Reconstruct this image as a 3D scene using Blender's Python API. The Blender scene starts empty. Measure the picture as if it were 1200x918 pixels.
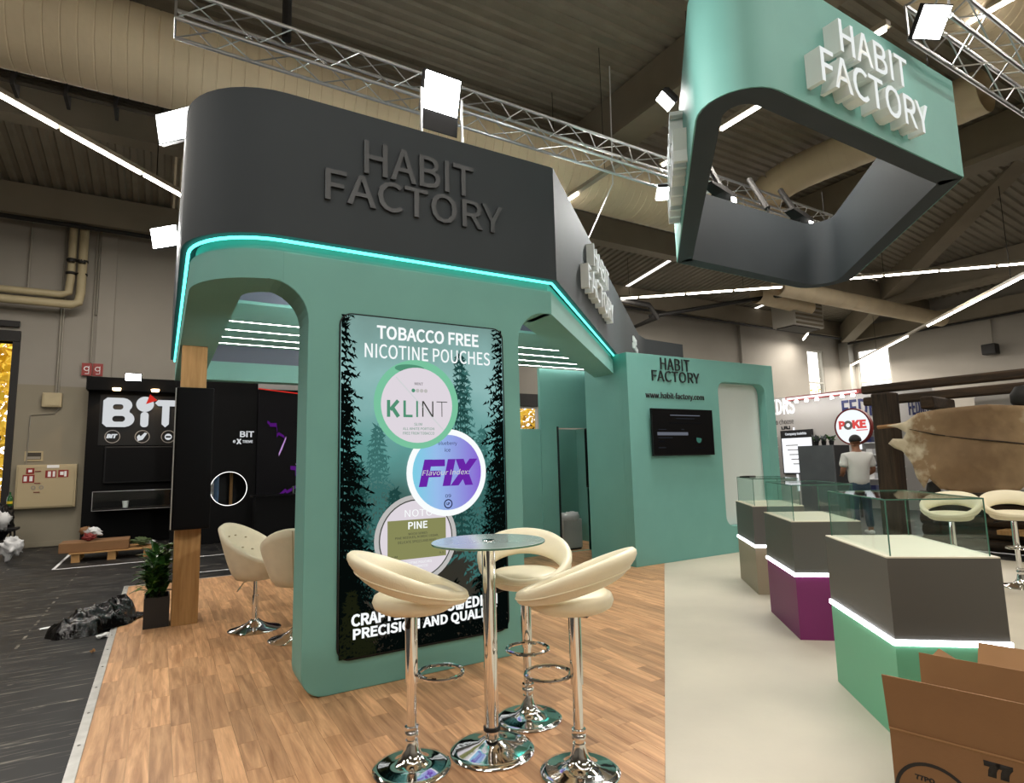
import bpy, bmesh, math, random
from mathutils import Vector, Matrix

# ------------------------------------------------------------------ camera, world, exposure
S = bpy.context.scene
COL = S.collection
S.view_settings.view_transform = 'Standard'
S.view_settings.look = 'None'
S.view_settings.gamma = 1.0
S.view_settings.use_curve_mapping = False
S.view_settings.exposure = 0.12
S.cycles.transparent_max_bounces = 32

FPX, YAW, PIT, ROL, EYE = 690.435, 0.537299, 0.120701, -0.025674, 1.45
fw = Vector((math.sin(YAW)*math.cos(PIT), math.cos(YAW)*math.cos(PIT), math.sin(PIT)))
r0 = fw.cross(Vector((0, 0, 1))).normalized()
u0 = r0.cross(fw)
rt = r0*math.cos(ROL) + u0*math.sin(ROL)
up = -r0*math.sin(ROL) + u0*math.cos(ROL)
cd = bpy.data.cameras.new('camera')
cam = bpy.data.objects.new('camera', cd)
COL.objects.link(cam)
cd.sensor_fit = 'HORIZONTAL'
cd.sensor_width = 36.0
cd.lens = FPX/1200*36
cd.clip_start = 0.05
cd.clip_end = 300
m = Matrix((rt, up, -fw)).transposed().to_4x4()
m.translation = (0, 0, EYE)
cam.matrix_world = m
S.camera = cam

def in_view(p):
    """pixel of a world point (only used to choose which planks are close enough to be single objects)"""
    v = Vector(p) - Vector((0, 0, EYE))
    d = v.dot(fw)
    if d < 0.1: return None
    return 600 + FPX*v.dot(rt)/d, 459 - FPX*v.dot(up)/d

W = bpy.data.worlds.new('world')
S.world = W
W.use_nodes = True
W.node_tree.nodes['Background'].inputs[0].default_value = (1.0, 0.97, 0.93, 1)
W.node_tree.nodes['Background'].inputs[1].default_value = 2.6

# ------------------------------------------------------------------ helpers
R = math.radians
rnd = random.Random(7)
def lin(*c):
    return tuple(((v/255)/12.92 if v/255 <= .04045 else ((v/255+.055)/1.055)**2.4) for v in c)

MATS = {}
def mat(name, col, rough=.5, metal=0., spec=.5, emit=0., ecol=None, noise=None, bump=None, coat=0., trans=0.):
    m = bpy.data.materials.new(name)
    m.use_nodes = True
    nt = m.node_tree
    b = nt.nodes['Principled BSDF']
    c = tuple(col)[:3] + (1,)
    b.inputs['Base Color'].default_value = c
    b.inputs['Roughness'].default_value = rough
    b.inputs['Metallic'].default_value = metal
    b.inputs['Specular IOR Level'].default_value = spec
    if coat:
        b.inputs['Coat Weight'].default_value = coat
        b.inputs['Coat Roughness'].default_value = .15
    if emit:
        b.inputs['Emission Color'].default_value = (tuple(ecol) if ecol else tuple(col)[:3]) + (1,)
        b.inputs['Emission Strength'].default_value = emit
    if trans:
        b.inputs['Transmission Weight'].default_value = trans
    if noise or bump:
        tc = nt.nodes.new('ShaderNodeTexCoord')
    if noise:                       # (scale, amount, detail)
        n = nt.nodes.new('ShaderNodeTexNoise')
        n.inputs['Scale'].default_value = noise[0]
        n.inputs['Detail'].default_value = noise[2] if len(noise) > 2 else 4
        nt.links.new(tc.outputs['Object'], n.inputs['Vector'])
        rp = nt.nodes.new('ShaderNodeValToRGB')
        a = noise[1]
        rp.color_ramp.elements[0].position = .25
        rp.color_ramp.elements[1].position = .75
        rp.color_ramp.elements[0].color = tuple(v*(1-a) for v in c[:3]) + (1,)
        rp.color_ramp.elements[1].color = tuple(min(1, v*(1+a)) for v in c[:3]) + (1,)
        nt.links.new(n.outputs['Fac'], rp.inputs['Fac'])
        nt.links.new(rp.outputs['Color'], b.inputs['Base Color'])
    if bump:                        # (scale, strength)
        n2 = nt.nodes.new('ShaderNodeTexNoise')
        n2.inputs['Scale'].default_value = bump[0]
        n2.inputs['Detail'].default_value = 5
        nt.links.new(tc.outputs['Object'], n2.inputs['Vector'])
        bp = nt.nodes.new('ShaderNodeBump')
        bp.inputs['Strength'].default_value = bump[1]
        bp.inputs['Distance'].default_value = .01
        nt.links.new(n2.outputs['Fac'], bp.inputs['Height'])
        nt.links.new(bp.outputs['Normal'], b.inputs['Normal'])
    MATS[name] = m
    return m

def emat(name, col, strength):
    m = bpy.data.materials.new(name)
    m.use_nodes = True
    nt = m.node_tree
    nt.nodes.remove(nt.nodes['Principled BSDF'])
    e = nt.nodes.new('ShaderNodeEmission')
    e.inputs[0].default_value = tuple(col)[:3] + (1,)
    e.inputs[1].default_value = strength
    nt.links.new(e.outputs[0], nt.nodes['Material Output'].inputs[0])
    MATS[name] = m
    return m

def glass_mat(name, tint=(.93, .98, .96), refl=1.0):
    m = bpy.data.materials.new(name)
    m.use_nodes = True
    nt = m.node_tree
    nt.nodes.remove(nt.nodes['Principled BSDF'])
    t = nt.nodes.new('ShaderNodeBsdfTransparent')
    t.inputs[0].default_value = tuple(tint) + (1,)
    g = nt.nodes.new('ShaderNodeBsdfGlossy')
    g.inputs['Roughness'].default_value = .03
    f = nt.nodes.new('ShaderNodeLayerWeight')
    pw = nt.nodes.new('ShaderNodeMath'); pw.operation = 'POWER'; pw.inputs[1].default_value = 4.5
    nt.links.new(f.outputs['Facing'], pw.inputs[0])
    mul = nt.nodes.new('ShaderNodeMath'); mul.operation = 'MULTIPLY_ADD'; mul.inputs[1].default_value = .55*refl; mul.inputs[2].default_value = .03*refl
    nt.links.new(pw.outputs[0], mul.inputs[0])
    mx = nt.nodes.new('ShaderNodeMixShader')
    nt.links.new(mul.outputs[0], mx.inputs[0])
    nt.links.new(t.outputs[0], mx.inputs[1])
    nt.links.new(g.outputs[0], mx.inputs[2])
    nt.links.new(mx.outputs[0], nt.nodes['Material Output'].inputs[0])
    MATS[name] = m
    return m

def new(): return bmesh.new()
def box(bm, x0, x1, y0, y1, z0, z1):
    v = [bm.verts.new(p) for p in ((x0,y0,z0),(x1,y0,z0),(x1,y1,z0),(x0,y1,z0),(x0,y0,z1),(x1,y0,z1),(x1,y1,z1),(x0,y1,z1))]
    for f in ((3,2,1,0),(4,5,6,7),(0,1,5,4),(1,2,6,5),(2,3,7,6),(3,0,4,7)): bm.faces.new([v[i] for i in f])
    return bm
def bx(*a): return box(new(), *a)
def prism(bm, pts, z0, z1):
    """pts: ccw list of (x, y)"""
    a = [bm.verts.new((x, y, z0)) for x, y in pts]
    b = [bm.verts.new((x, y, z1)) for x, y in pts]
    n = len(pts)
    bm.faces.new(a[::-1]); bm.faces.new(b)
    for i in range(n): bm.faces.new((a[i], a[(i+1) % n], b[(i+1) % n], b[i]))
    return bm
def plate(bm, pts, o, ru, uu, d):
    """flat outline (u, v) at origin o along ru, uu, thickness d behind the face (face normal ru x uu)"""
    o, ru, uu = Vector(o), Vector(ru), Vector(uu)
    n = ru.cross(uu).normalized()
    f = [bm.verts.new(o + ru*u + uu*v) for u, v in pts]
    k = [bm.verts.new(o + ru*u + uu*v - n*d) for u, v in pts]
    bm.faces.new(f); bm.faces.new(k[::-1])
    L = len(pts)
    for i in range(L): bm.faces.new((f[(i+1) % L], f[i], k[i], k[(i+1) % L]))
    return bm
def rrect(x0, x1, y0, y1, r, n=6, corners=(1,1,1,1)):
    """rounded rectangle outline, ccw from the lower left; corners = (ll, lr, ur, ul)"""
    out = []
    for (cx, cy, a, k) in ((x0+r, y0+r, 180, 0), (x1-r, y0+r, 270, 1), (x1-r, y1-r, 0, 2), (x0+r, y1-r, 90, 3)):
        if corners[k]:
            for i in range(n+1):
                t = R(a + 90*i/n)
                out.append((cx+r*math.cos(t), cy+r*math.sin(t)))
        else:
            out.append(((x0, x1, x1, x0)[k], (y0, y0, y1, y1)[k]))
    return out
def frame_of(d):
    d = Vector(d).normalized()
    a = Vector((0, 0, 1)) if abs(d.z) < .95 else Vector((1, 0, 0))
    x = d.cross(a).normalized()
    return x, x.cross(d).normalized(), d
def tube(bm, pts, r, n=8, caps=True, closed=False):
    pts = [Vector(p) for p in pts]
    rings = []
    L = len(pts)
    px = None
    for i, p in enumerate(pts):
        if closed: d = pts[(i+1) % L] - pts[i-1]
        else: d = pts[min(i+1, L-1)] - pts[max(i-1, 0)]
        d.normalize()
        if px is None: x, y, _ = frame_of(d)
        else:
            x = (px - d*px.dot(d)).normalized(); y = x.cross(d).normalized()
        px = x
        rr = r[i] if isinstance(r, (list, tuple)) else r
        rings.append([bm.verts.new(p + (x*math.cos(2*math.pi*k/n) + y*math.sin(2*math.pi*k/n))*rr) for k in range(n)])
    for i in range(L if closed else L-1):
        a, b = rings[i], rings[(i+1) % L]
        for k in range(n): bm.faces.new((a[k], a[(k+1) % n], b[(k+1) % n], b[k]))
    if caps and not closed:
        bm.faces.new(rings[0]); bm.faces.new(rings[-1][::-1])
    return bm
def lathe(bm, prof, n=32, c=(0, 0, 0)):
    """prof: list of (r, z), bottom to top or top to bottom"""
    cx, cy, cz = c
    rings = []
    for r, z in prof:
        if r < 1e-5: rings.append([bm.verts.new((cx, cy, cz+z))])
        else: rings.append([bm.verts.new((cx+r*math.cos(2*math.pi*k/n), cy+r*math.sin(2*math.pi*k/n), cz+z)) for k in range(n)])
    for a, b in zip(rings, rings[1:]):
        for k in range(n):
            k2 = (k+1) % n
            if len(a) == 1 and len(b) == 1: continue
            if len(a) == 1: bm.faces.new((a[0], b[k2], b[k]))
            elif len(b) == 1: bm.faces.new((a[k], a[k2], b[0]))
            else: bm.faces.new((a[k], a[k2], b[k2], b[k]))
    return bm
def loft(bm, rings, caps=True, closed=False):
    vs = [[bm.verts.new(p) for p in ring] for ring in rings]
    n = len(vs[0])
    for i in range(len(vs) if closed else len(vs)-1):
        a, b = vs[i], vs[(i+1) % len(vs)]
        for k in range(n): bm.faces.new((a[k], a[(k+1) % n], b[(k+1) % n], b[k]))
    if caps and not closed:
        bm.faces.new(vs[0][::-1]); bm.faces.new(vs[-1])
    return bm

def setp(o, label=None, cat=None, group=None, kind=None):
    if label: o['label'] = label
    if cat: o['category'] = cat
    if group: o['group'] = group
    if kind: o['kind'] = kind
    return o
def obj(name, bm, m=None, parent=None, smooth=False, bevel=0., world=True, label=None, cat=None, group=None, kind=None, segs=2):
    if isinstance(bm, bmesh.types.BMesh):
        bmesh.ops.recalc_face_normals(bm, faces=bm.faces[:])
        me = bpy.data.meshes.new(name)
        bm.to_mesh(me); bm.free()
    else: me = bm
    if m is not None and not me.materials:
        me.materials.append(MATS[m] if isinstance(m, str) else m)
    if smooth:
        me.polygons.foreach_set('use_smooth', [True]*len(me.polygons))
        if smooth != 'all': me.set_sharp_from_angle(angle=R(smooth if smooth is not True else 40))
    o = bpy.data.objects.new(name, me)
    COL.objects.link(o)
    if parent is not None:
        o.parent = parent
        if world:
            pm = parent.matrix_basis
            if parent.parent: pm = parent.parent.matrix_basis @ parent.matrix_parent_inverse @ pm
            o.matrix_parent_inverse = pm.inverted()
    if bevel:
        b = o.modifiers.new('bevel', 'BEVEL')
        b.width = bevel; b.segments = segs; b.limit_method = 'ANGLE'; b.angle_limit = R(50)
    return setp(o, label, cat, group, kind)
def thing(name, loc, label, cat, group=None, rz=0., kind=None):
    o = bpy.data.objects.new(name, None)
    o.empty_display_size = .1
    COL.objects.link(o)
    o.location = loc
    o.rotation_euler = (0, 0, rz)
    o.matrix_basis = Matrix.Translation(Vector(loc)) @ Matrix.Rotation(rz, 4, 'Z')
    return setp(o, label, cat, group, kind)
def dup(root, loc, rz, label=None, group=None):
    def cp(o, par):
        c = o.copy(); COL.objects.link(c)
        if par is not None: c.parent = par
        for ch in o.children: cp(ch, c)
        return c
    r = cp(root, None)
    r.matrix_basis = Matrix.Translation(Vector(loc)) @ Matrix.Rotation(rz, 4, 'Z')
    return setp(r, label, None, group)

# lettering: filled outlines of a typeface that ships with Blender
import os
FONT = None
try: FONT = bpy.data.fonts.load(os.path.join(bpy.utils.resource_path('LOCAL'), 'datafiles', 'fonts', 'Noto Sans CJK Regular.woff2'))
except Exception: FONT = None
def text_bm(body, bold=0., spacing=1., shear=0.):
    cu = bpy.data.curves.new('t', 'FONT')
    cu.body = body
    if FONT: cu.font = FONT
    cu.size = 1
    cu.offset = bold
    cu.space_character = spacing
    cu.shear = shear
    cu.resolution_u = 3
    cu.fill_mode = 'FRONT'
    o = bpy.data.objects.new('t', cu)
    me = bpy.data.meshes.new_from_object(o)
    bm = bmesh.new(); bm.from_mesh(me)
    bpy.data.objects.remove(o); bpy.data.curves.remove(cu); bpy.data.meshes.remove(me)
    bmesh.ops.remove_doubles(bm, verts=bm.verts[:], dist=1e-4)
    return bm
def text_fit(body, w, h=None, bold=0., spacing=1., shear=0., capline=False):
    bm = text_bm(body, bold, spacing, shear)
    xs = [v.co.x for v in bm.verts]; ys = [v.co.y for v in bm.verts]
    x0, x1, y0, y1 = min(xs), max(xs), min(ys), max(ys)
    sx = w/(x1-x0)
    sy = sx if h is None else h/(y1-y0)
    for v in bm.verts: v.co = Vector(((v.co.x-x0)*sx, (v.co.y-y0)*sy, 0))
    return bm
def to_plane(bm, o, ru, uu, d):
    """stand a flat (x, y) outline on a plane; extrude by d along the normal"""
    o, ru, uu = Vector(o), Vector(ru).normalized(), Vector(uu).normalized()
    n = ru.cross(uu)
    bmesh.ops.recalc_face_normals(bm, faces=bm.faces[:])
    if d:
        g = bmesh.ops.extrude_face_region(bm, geom=bm.faces[:])
        for v in g['geom']:
            if isinstance(v, bmesh.types.BMVert): v.co.z = d
    for v in bm.verts:
        c = v.co.copy()
        v.co = o + ru*c.x + uu*c.y + n*c.z
    return bm
def split_islands(bm):
    bm.verts.ensure_lookup_table()
    seen, out = set(), []
    for v in bm.verts:
        if v.index in seen: continue
        st, isl = [v], []
        seen.add(v.index)
        while st:
            a = st.pop(); isl.append(a)
            for e in a.link_edges:
                b = e.other_vert(a)
                if b.index not in seen: seen.add(b.index); st.append(b)
        nb = bmesh.new(); mp = {}
        for a in isl: mp[a] = nb.verts.new(a.co)
        fs = {f for a in isl for f in a.link_faces}
        for f in fs: nb.faces.new([mp[a] for a in f.verts])
        out.append((min(a.co.x for a in isl), nb))
    bm.free()
    out.sort(key=lambda t: t[0])
    return [b for _, b in out]
def raised_letters(body, w, h, o, ru, uu, d, m, parent, bold=0., face=None):
    for b in split_islands(text_fit(body, w, h, bold)):
        to_plane(b, o, ru, uu, d)
        obj('letter', b, m, parent)
def flat_text(name, body, w, h, o, ru, uu, m, parent, bold=0., d=.002, shear=0., label=None, spacing=1.):
    return obj(name, to_plane(text_fit(body, w, h, bold, spacing, shear), o, ru, uu, d), m, parent, label=label)
def disc_pts(cx, cy, r, n=40): return [(cx+r*math.cos(2*math.pi*k/n), cy+r*math.sin(2*math.pi*k/n)) for k in range(n)]
def ring_plate(bm, cx, cy, r0, r1, o, ru, uu, d, n=40):
    o, ru, uu = Vector(o), Vector(ru), Vector(uu); nn = ru.cross(uu)
    P = lambda r, k, z: bm.verts.new(o + ru*(cx+r*math.cos(2*math.pi*k/n)) + uu*(cy+r*math.sin(2*math.pi*k/n)) - nn*z)
    q = [[P(r1, k, 0) for k in range(n)], [P(r0, k, 0) for k in range(n)], [P(r0, k, d) for k in range(n)], [P(r1, k, d) for k in range(n)]]
    for i in range(4):
        a, b = q[i], q[(i+1) % 4]
        for k in range(n): bm.faces.new((a[k], a[(k+1) % n], b[(k+1) % n], b[k]))
    return bm
X, Y, Z = Vector((1, 0, 0)), Vector((0, 1, 0)), Vector((0, 0, 1))

# ------------------------------------------------------------------ materials
TEAL = lin(110, 166, 157)
mat('teal', TEAL, .55, noise=(3, .04), bump=(260, .06))
mat('slate', lin(54, 60, 64), .68, spec=.3, noise=(2, .05), bump=(200, .05))
mat('slate_blue', lin(84, 94, 108), .6)
mat('white_paint', lin(232, 236, 234), .5)
mat('niche_white', lin(206, 216, 213), .6, bump=(90, .3))
mat('black_satin', lin(12, 12, 14), .5, spec=.3)
mat('black_gloss', lin(6, 6, 8), .5, spec=.12)
mat('black_metal', lin(22, 22, 24), .4, .3)
mat('booth_black', lin(9, 9, 10), .65, spec=.12, noise=(3, .1))
mat('chrome', (.78, .78, .77), .07, 1.0)
mat('alu', (.62, .63, .64), .32, 1.0, noise=(20, .08))
mat('trim_alu', (.56, .55, .52), .4, .6, noise=(12, .15))
mat('cream_leather', lin(230, 220, 190), .42, noise=(6, .05), bump=(160, .12))
mat('cream_fabric', lin(216, 206, 180), .75, noise=(10, .06), bump=(300, .2))
mat('seam', lin(176, 162, 130), .7)
mat('floor_white', lin(188, 180, 162), .5, noise=(1.1, .12, 9), bump=(30, .05))
mat('screw', lin(120, 118, 112), .4, .8)
mat('concrete', lin(140, 130, 112), .85, noise=(1.5, .10, 6), bump=(40, .2))
mat('wall_hall', lin(150, 144, 134), .85, noise=(.7, .07, 6), bump=(50, .1))
mat('wall_low', lin(138, 130, 112), .8, noise=(.9, .08, 6))
mat('steel_paint', lin(122, 112, 94), .6, noise=(3, .08))
mat('deck', lin(150, 142, 126), .6, .1, noise=(2.5, .10))
mat('duct', lin(226, 208, 174), .55, .1, noise=(1.2, .10, 5), bump=(14, .25))
mat('duct_band', lin(126, 112, 86), .6)
mat('pipe', lin(176, 162, 128), .6, noise=(5, .06))
mat('conduit', lin(150, 144, 132), .5, .4)
mat('dark_iron', lin(38, 36, 34), .6, .3)
mat('tray', lin(66, 60, 50), .6, .3)
mat('tube_body', lin(168, 158, 138), .5)
mat('oak', lin(172, 132, 84), .5, noise=(5, .1))
mat('soil', lin(34, 26, 20), .9)
mat('planter', lin(34, 33, 34), .5)
mat('card', lin(126, 90, 56), .8, noise=(7, .05), bump=(60, .1))
mat('card_in', lin(146, 108, 70), .85, noise=(7, .05))
mat('ink', lin(26, 20, 16), .7)
mat('plinth_grey', lin(84, 82, 77), .5, noise=(2, .03), bump=(150, .04))
mat('plinth_green', lin(104, 172, 136), .5, bump=(150, .04))
mat('plinth_purple', lin(116, 30, 92), .5, bump=(150, .04))
mat('plinth_sand', lin(150, 138, 116), .5, bump=(150, .04))
mat('plinth_top', lin(214, 206, 186), .5)
mat('red_sign', lin(140, 34, 28), .5)
mat('cabinet', lin(176, 160, 126), .5)
mat('jeans', lin(52, 72, 88), .8, noise=(14, .15))
mat('tshirt', lin(222, 222, 218), .85, noise=(5, .05), bump=(12, .4))
mat('skin', lin(150, 104, 78), .55)
mat('hair', lin(24, 20, 18), .6, bump=(80, .6))
mat('shoe', lin(210, 208, 204), .6)
mat('grey_counter', lin(96, 100, 104), .7, noise=(2.2, .16, 6), bump=(6, .5))
mat('grey_counter_dark', lin(40, 41, 43), .6)
mat('leaf', lin(44, 84, 34), .35, noise=(16, .35), coat=.3)
mat('leaf_light', lin(92, 128, 52), .35, coat=.3)
mat('stem', lin(60, 76, 38), .6)
mat('plastic_black', lin(6, 6, 7), .17, spec=.5, bump=(26, .9))
mat('plastic_clear', lin(206, 206, 206), .3, noise=(9, .15), bump=(14, .8))
mat('pallet', lin(170, 128, 78), .8, noise=(8, .1))
mat('blue_plastic', lin(96, 132, 172), .4)
mat('bottle', lin(28, 84, 40), .15)
mat('yellow', lin(216, 190, 40), .5)
mat('brown_red', lin(120, 30, 26), .6)
mat('print_white', lin(236, 236, 236), .6)
mat('print_black', lin(18, 18, 20), .6)
mat('navy', lin(26, 34, 82), .5)
mat('fedrs_wall', lin(172, 168, 164), .6)
mat('fedrs_grey', lin(150, 148, 146), .6)
mat('bin', lin(176, 180, 180), .4, .25, noise=(4, .1))
mat('bin_liner', lin(196, 198, 200), .3, bump=(25, .7))
mat('pane_frame', lin(170, 166, 156), .5)
mat('rope', lin(40, 36, 30), .8)
mat('letter_black', lin(24, 28, 30), .5)
mat('letter_dark', lin(46, 50, 53), .35)
mat('letter_ret', lin(226, 232, 230), .45)
glass_mat('glass', (.955, .985, .972))
glass_mat('pane', (.97, .98, .98), .6)
mat('glass_edge', lin(70, 112, 96), .15)
mat('table_glass', lin(158, 172, 168), .18, coat=.4)

emat('led_white', (1, .97, .92), 16)
emat('led_cool', (.92, .95, 1), 9)
emat('led_teal', lin(84, 240, 220), 3.6)
emat('tube_on', (1, .94, .86), 20)
emat('flood_on', (1, 1, .98), 22)
emat('spot_warm', (1, .66, .34), 9)
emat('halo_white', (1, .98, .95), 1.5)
emat('letter_lit', (.96, 1, .98), .8)
emat('bit_letter', (.94, .97, 1), .62)
emat('poke_face', (.92, .97, 1), .95)
emat('poke_red', lin(226, 84, 80), .9)
emat('red_lit', lin(230, 56, 46), .7)
emat('fedrs_lit', (1, 1, .98), 1.3)
emat('screen_grey', lin(140, 146, 160), .42)
emat('screen_mid', lin(88, 94, 104), .2)
emat('screen_dim', lin(40, 44, 52), .25)
emat('screen_green', lin(96, 170, 150), .3)
emat('shelf_lit', (.95, .97, 1), 1.1)

def wood_mat(name, c0, c1, axis='Y', scale=1.0, rough=.4, seeded=False):
    m = bpy.data.materials.new(name); m.use_nodes = True
    nt = m.node_tree; b = nt.nodes['Principled BSDF']
    tc = nt.nodes.new('ShaderNodeTexCoord')
    mp = nt.nodes.new('ShaderNodeMapping')
    s = {'X': (1.2, 16, 16), 'Y': (16, 1.2, 16), 'Z': (16, 16, 1.2)}[axis]
    mp.inputs['Scale'].default_value = tuple(v*scale for v in s)
    nt.links.new(tc.outputs['Object'], mp.inputs['Vector'])
    n = nt.nodes.new('ShaderNodeTexNoise'); n.inputs['Scale'].default_value = 1.6
    n.inputs['Detail'].default_value = 7; n.inputs['Roughness'].default_value = .62; n.inputs['Distortion'].default_value = .5
    nt.links.new(mp.outputs[0], n.inputs['Vector'])
    rp = nt.nodes.new('ShaderNodeValToRGB')
    rp.color_ramp.elements[0].position = .3; rp.color_ramp.elements[1].position = .72
    rp.color_ramp.elements[0].color = c0 + (1,); rp.color_ramp.elements[1].color = c1 + (1,)
    nt.links.new(n.outputs['Fac'], rp.inputs['Fac'])
    last = rp.outputs['Color']
    if seeded:
        at = nt.nodes.new('ShaderNodeAttribute'); at.attribute_name = 'tone'
        off = nt.nodes.new('ShaderNodeVectorMath'); off.operation = 'MULTIPLY_ADD'
        cx = nt.nodes.new('ShaderNodeCombineXYZ')
        nt.links.new(at.outputs['Fac'], cx.inputs[2])
        nt.links.new(cx.outputs[0], off.inputs[0]); off.inputs[1].default_value = (0, 0, 40)
        nt.links.new(mp.outputs[0], off.inputs[2]); nt.links.new(off.outputs[0], n.inputs['Vector'])
        mr = nt.nodes.new('ShaderNodeMapRange')
        mr.inputs['To Min'].default_value = .76; mr.inputs['To Max'].default_value = 1.2
        nt.links.new(at.outputs['Fac'], mr.inputs['Value'])
        mu = nt.nodes.new('ShaderNodeMix'); mu.data_type = 'RGBA'; mu.blend_type = 'MULTIPLY'; mu.inputs[0].default_value = 1
        nt.links.new(last, mu.inputs[6]); nt.links.new(mr.outputs[0], mu.inputs[7])
        last = mu.outputs[2]
    nt.links.new(last, b.inputs['Base Color'])
    b.inputs['Roughness'].default_value = rough
    b.inputs['Specular IOR Level'].default_value = .35
    MATS[name] = m
    return m
wood_mat('plank', lin(152, 109, 74), lin(220, 173, 128), 'Y', 1.0, .42, True)
wood_mat('post_oak', lin(150, 112, 66), lin(188, 148, 98), 'Z', .9, .5)
wood_mat('old_beam', lin(26, 21, 16), lin(70, 54, 38), 'Z', .8, .8)
wood_mat('old_beam_h', lin(30, 24, 18), lin(74, 56, 38), 'Y', .8, .8)

def hall_floor_mat():
    m = bpy.data.materials.new('hall_floor'); m.use_nodes = True
    nt = m.node_tree; b = nt.nodes['Principled BSDF']; N = nt.nodes.new; L = nt.links.new
    tc = N('ShaderNodeTexCoord')
    br = N('ShaderNodeTexBrick'); br.inputs['Scale'].default_value = 1.0
    br.offset = 0.0
    br.inputs['Mortar Size'].default_value = .012; br.inputs['Brick Width'].default_value = 1.0; br.inputs['Row Height'].default_value = .62
    br.inputs['Color1'].default_value = (0, 0, 0, 1); br.inputs['Color2'].default_value = (0, 0, 0, 1); br.inputs['Mortar'].default_value = (1, 1, 1, 1)
    L(tc.outputs['Object'], br.inputs['Vector'])
    n1 = N('ShaderNodeTexNoise'); n1.inputs['Scale'].default_value = 1.3; n1.inputs['Detail'].default_value = 8; n1.inputs['Roughness'].default_value = .68
    L(tc.outputs['Object'], n1.inputs['Vector'])
    n2 = N('ShaderNodeTexNoise'); n2.inputs['Scale'].default_value = 6; n2.inputs['Detail'].default_value = 6
    L(tc.outputs['Object'], n2.inputs['Vector'])
    mp = N('ShaderNodeMapping'); mp.inputs['Scale'].default_value = (1.5, 26, 1); mp.inputs['Rotation'].default_value = (0, 0, .3)
    L(tc.outputs['Object'], mp.inputs['Vector'])
    n3 = N('ShaderNodeTexNoise'); n3.inputs['Scale'].default_value = 1.4; n3.inputs['Detail'].default_value = 6
    L(mp.outputs[0], n3.inputs['Vector'])
    r1 = N('ShaderNodeValToRGB'); r1.color_ramp.elements[0].position = .42; r1.color_ramp.elements[1].position = .75
    r1.color_ramp.elements[0].color = lin(12, 13, 15) + (1,); r1.color_ramp.elements[1].color = lin(48, 46, 44) + (1,)
    L(n1.outputs['Fac'], r1.inputs['Fac'])
    r2 = N('ShaderNodeValToRGB'); r2.color_ramp.elements[0].position = .52; r2.color_ramp.elements[1].position = .66
    L(n2.outputs['Fac'], r2.inputs['Fac'])
    mu = N('ShaderNodeMath'); mu.operation = 'MULTIPLY'
    L(br.outputs['Color'], mu.inputs[0]); L(r2.outputs['Color'], mu.inputs[1])
    r3 = N('ShaderNodeValToRGB'); r3.color_ramp.elements[0].position = .58; r3.color_ramp.elements[1].position = .72
    L(n3.outputs['Fac'], r3.inputs['Fac'])
    mx = N('ShaderNodeMath'); mx.operation = 'MAXIMUM'
    m3 = N('ShaderNodeMath'); m3.operation = 'MULTIPLY'; m3.inputs[1].default_value = .7
    L(r3.outputs['Color'], m3.inputs[0])
    L(mu.outputs[0], mx.inputs[0]); L(m3.outputs[0], mx.inputs[1])
    mix = N('ShaderNodeMix'); mix.data_type = 'RGBA'
    L(mx.outputs[0], mix.inputs[0]); L(r1.outputs['Color'], mix.inputs[6]); mix.inputs[7].default_value = lin(150, 144, 132) + (1,)
    L(mix.outputs[2], b.inputs['Base Color'])
    rr = N('ShaderNodeMapRange'); rr.inputs['To Min'].default_value = .35; rr.inputs['To Max'].default_value = .75; b.inputs['Specular IOR Level'].default_value = .3
    L(n1.outputs['Fac'], rr.inputs['Value']); L(rr.outputs[0], b.inputs['Roughness'])
    MATS['hall_floor'] = m
hall_floor_mat()

def ramp_mat(name, stops, axis, emission=None, scale=1.0, offset=0., noise=None, coord='Object'):
    """colour ramp along one object axis, used for printed graphics"""
    m = bpy.data.materials.new(name); m.use_nodes = True
    nt = m.node_tree; N = nt.nodes.new; L = nt.links.new
    b = nt.nodes['Principled BSDF']
    tc = N('ShaderNodeTexCoord'); sx = N('ShaderNodeSeparateXYZ')
    L(tc.outputs[coord], sx.inputs[0])
    ma = N('ShaderNodeMath'); ma.operation = 'MULTIPLY_ADD'; ma.inputs[1].default_value = scale; ma.inputs[2].default_value = offset
    L(sx.outputs['XYZ'.index(axis)], ma.inputs[0])
    last = ma.outputs[0]
    if noise:
        n = N('ShaderNodeTexNoise'); n.inputs['Scale'].default_value = noise[0]; n.inputs['Detail'].default_value = 5
        L(tc.outputs[coord], n.inputs['Vector'])
        m2 = N('ShaderNodeMath'); m2.operation = 'MULTIPLY_ADD'; m2.inputs[1].default_value = noise[1]
        L(n.outputs['Fac'], m2.inputs[0]); L(last, m2.inputs[2]); last = m2.outputs[0]
    rp = N('ShaderNodeValToRGB')
    el = rp.color_ramp.elements
    while len(el) < len(stops): el.new(.5)
    for e, (p, c) in zip(el, stops): e.position = p; e.color = tuple(c) + (1,)
    L(last, rp.inputs['Fac'])
    if emission:
        b.inputs['Base Color'].default_value = (.02, .02, .02, 1); b.inputs['Roughness'].default_value = .3
        L(rp.outputs['Color'], b.inputs['Emission Color']); b.inputs['Emission Strength'].default_value = emission
    else: L(rp.outputs['Color'], b.inputs['Base Color'])
    MATS[name] = m
    return m
ramp_mat('poster_bg', [(0, lin(14, 14, 10)), (.26, lin(20, 24, 18)), (.42, lin(44, 92, 88)), (.62, lin(84, 150, 146)), (.82, lin(140, 186, 184)), (1, lin(108, 146, 140))], 'Z', .85, 1/2.31, -.10-.203/2.31, (2.6, .22))
ramp_mat('fix_face', [(0, lin(120, 210, 232)), (.35, lin(150, 190, 240)), (1, lin(134, 92, 214))], 'X', .85, 1/.56, -1.54/.56)
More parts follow.
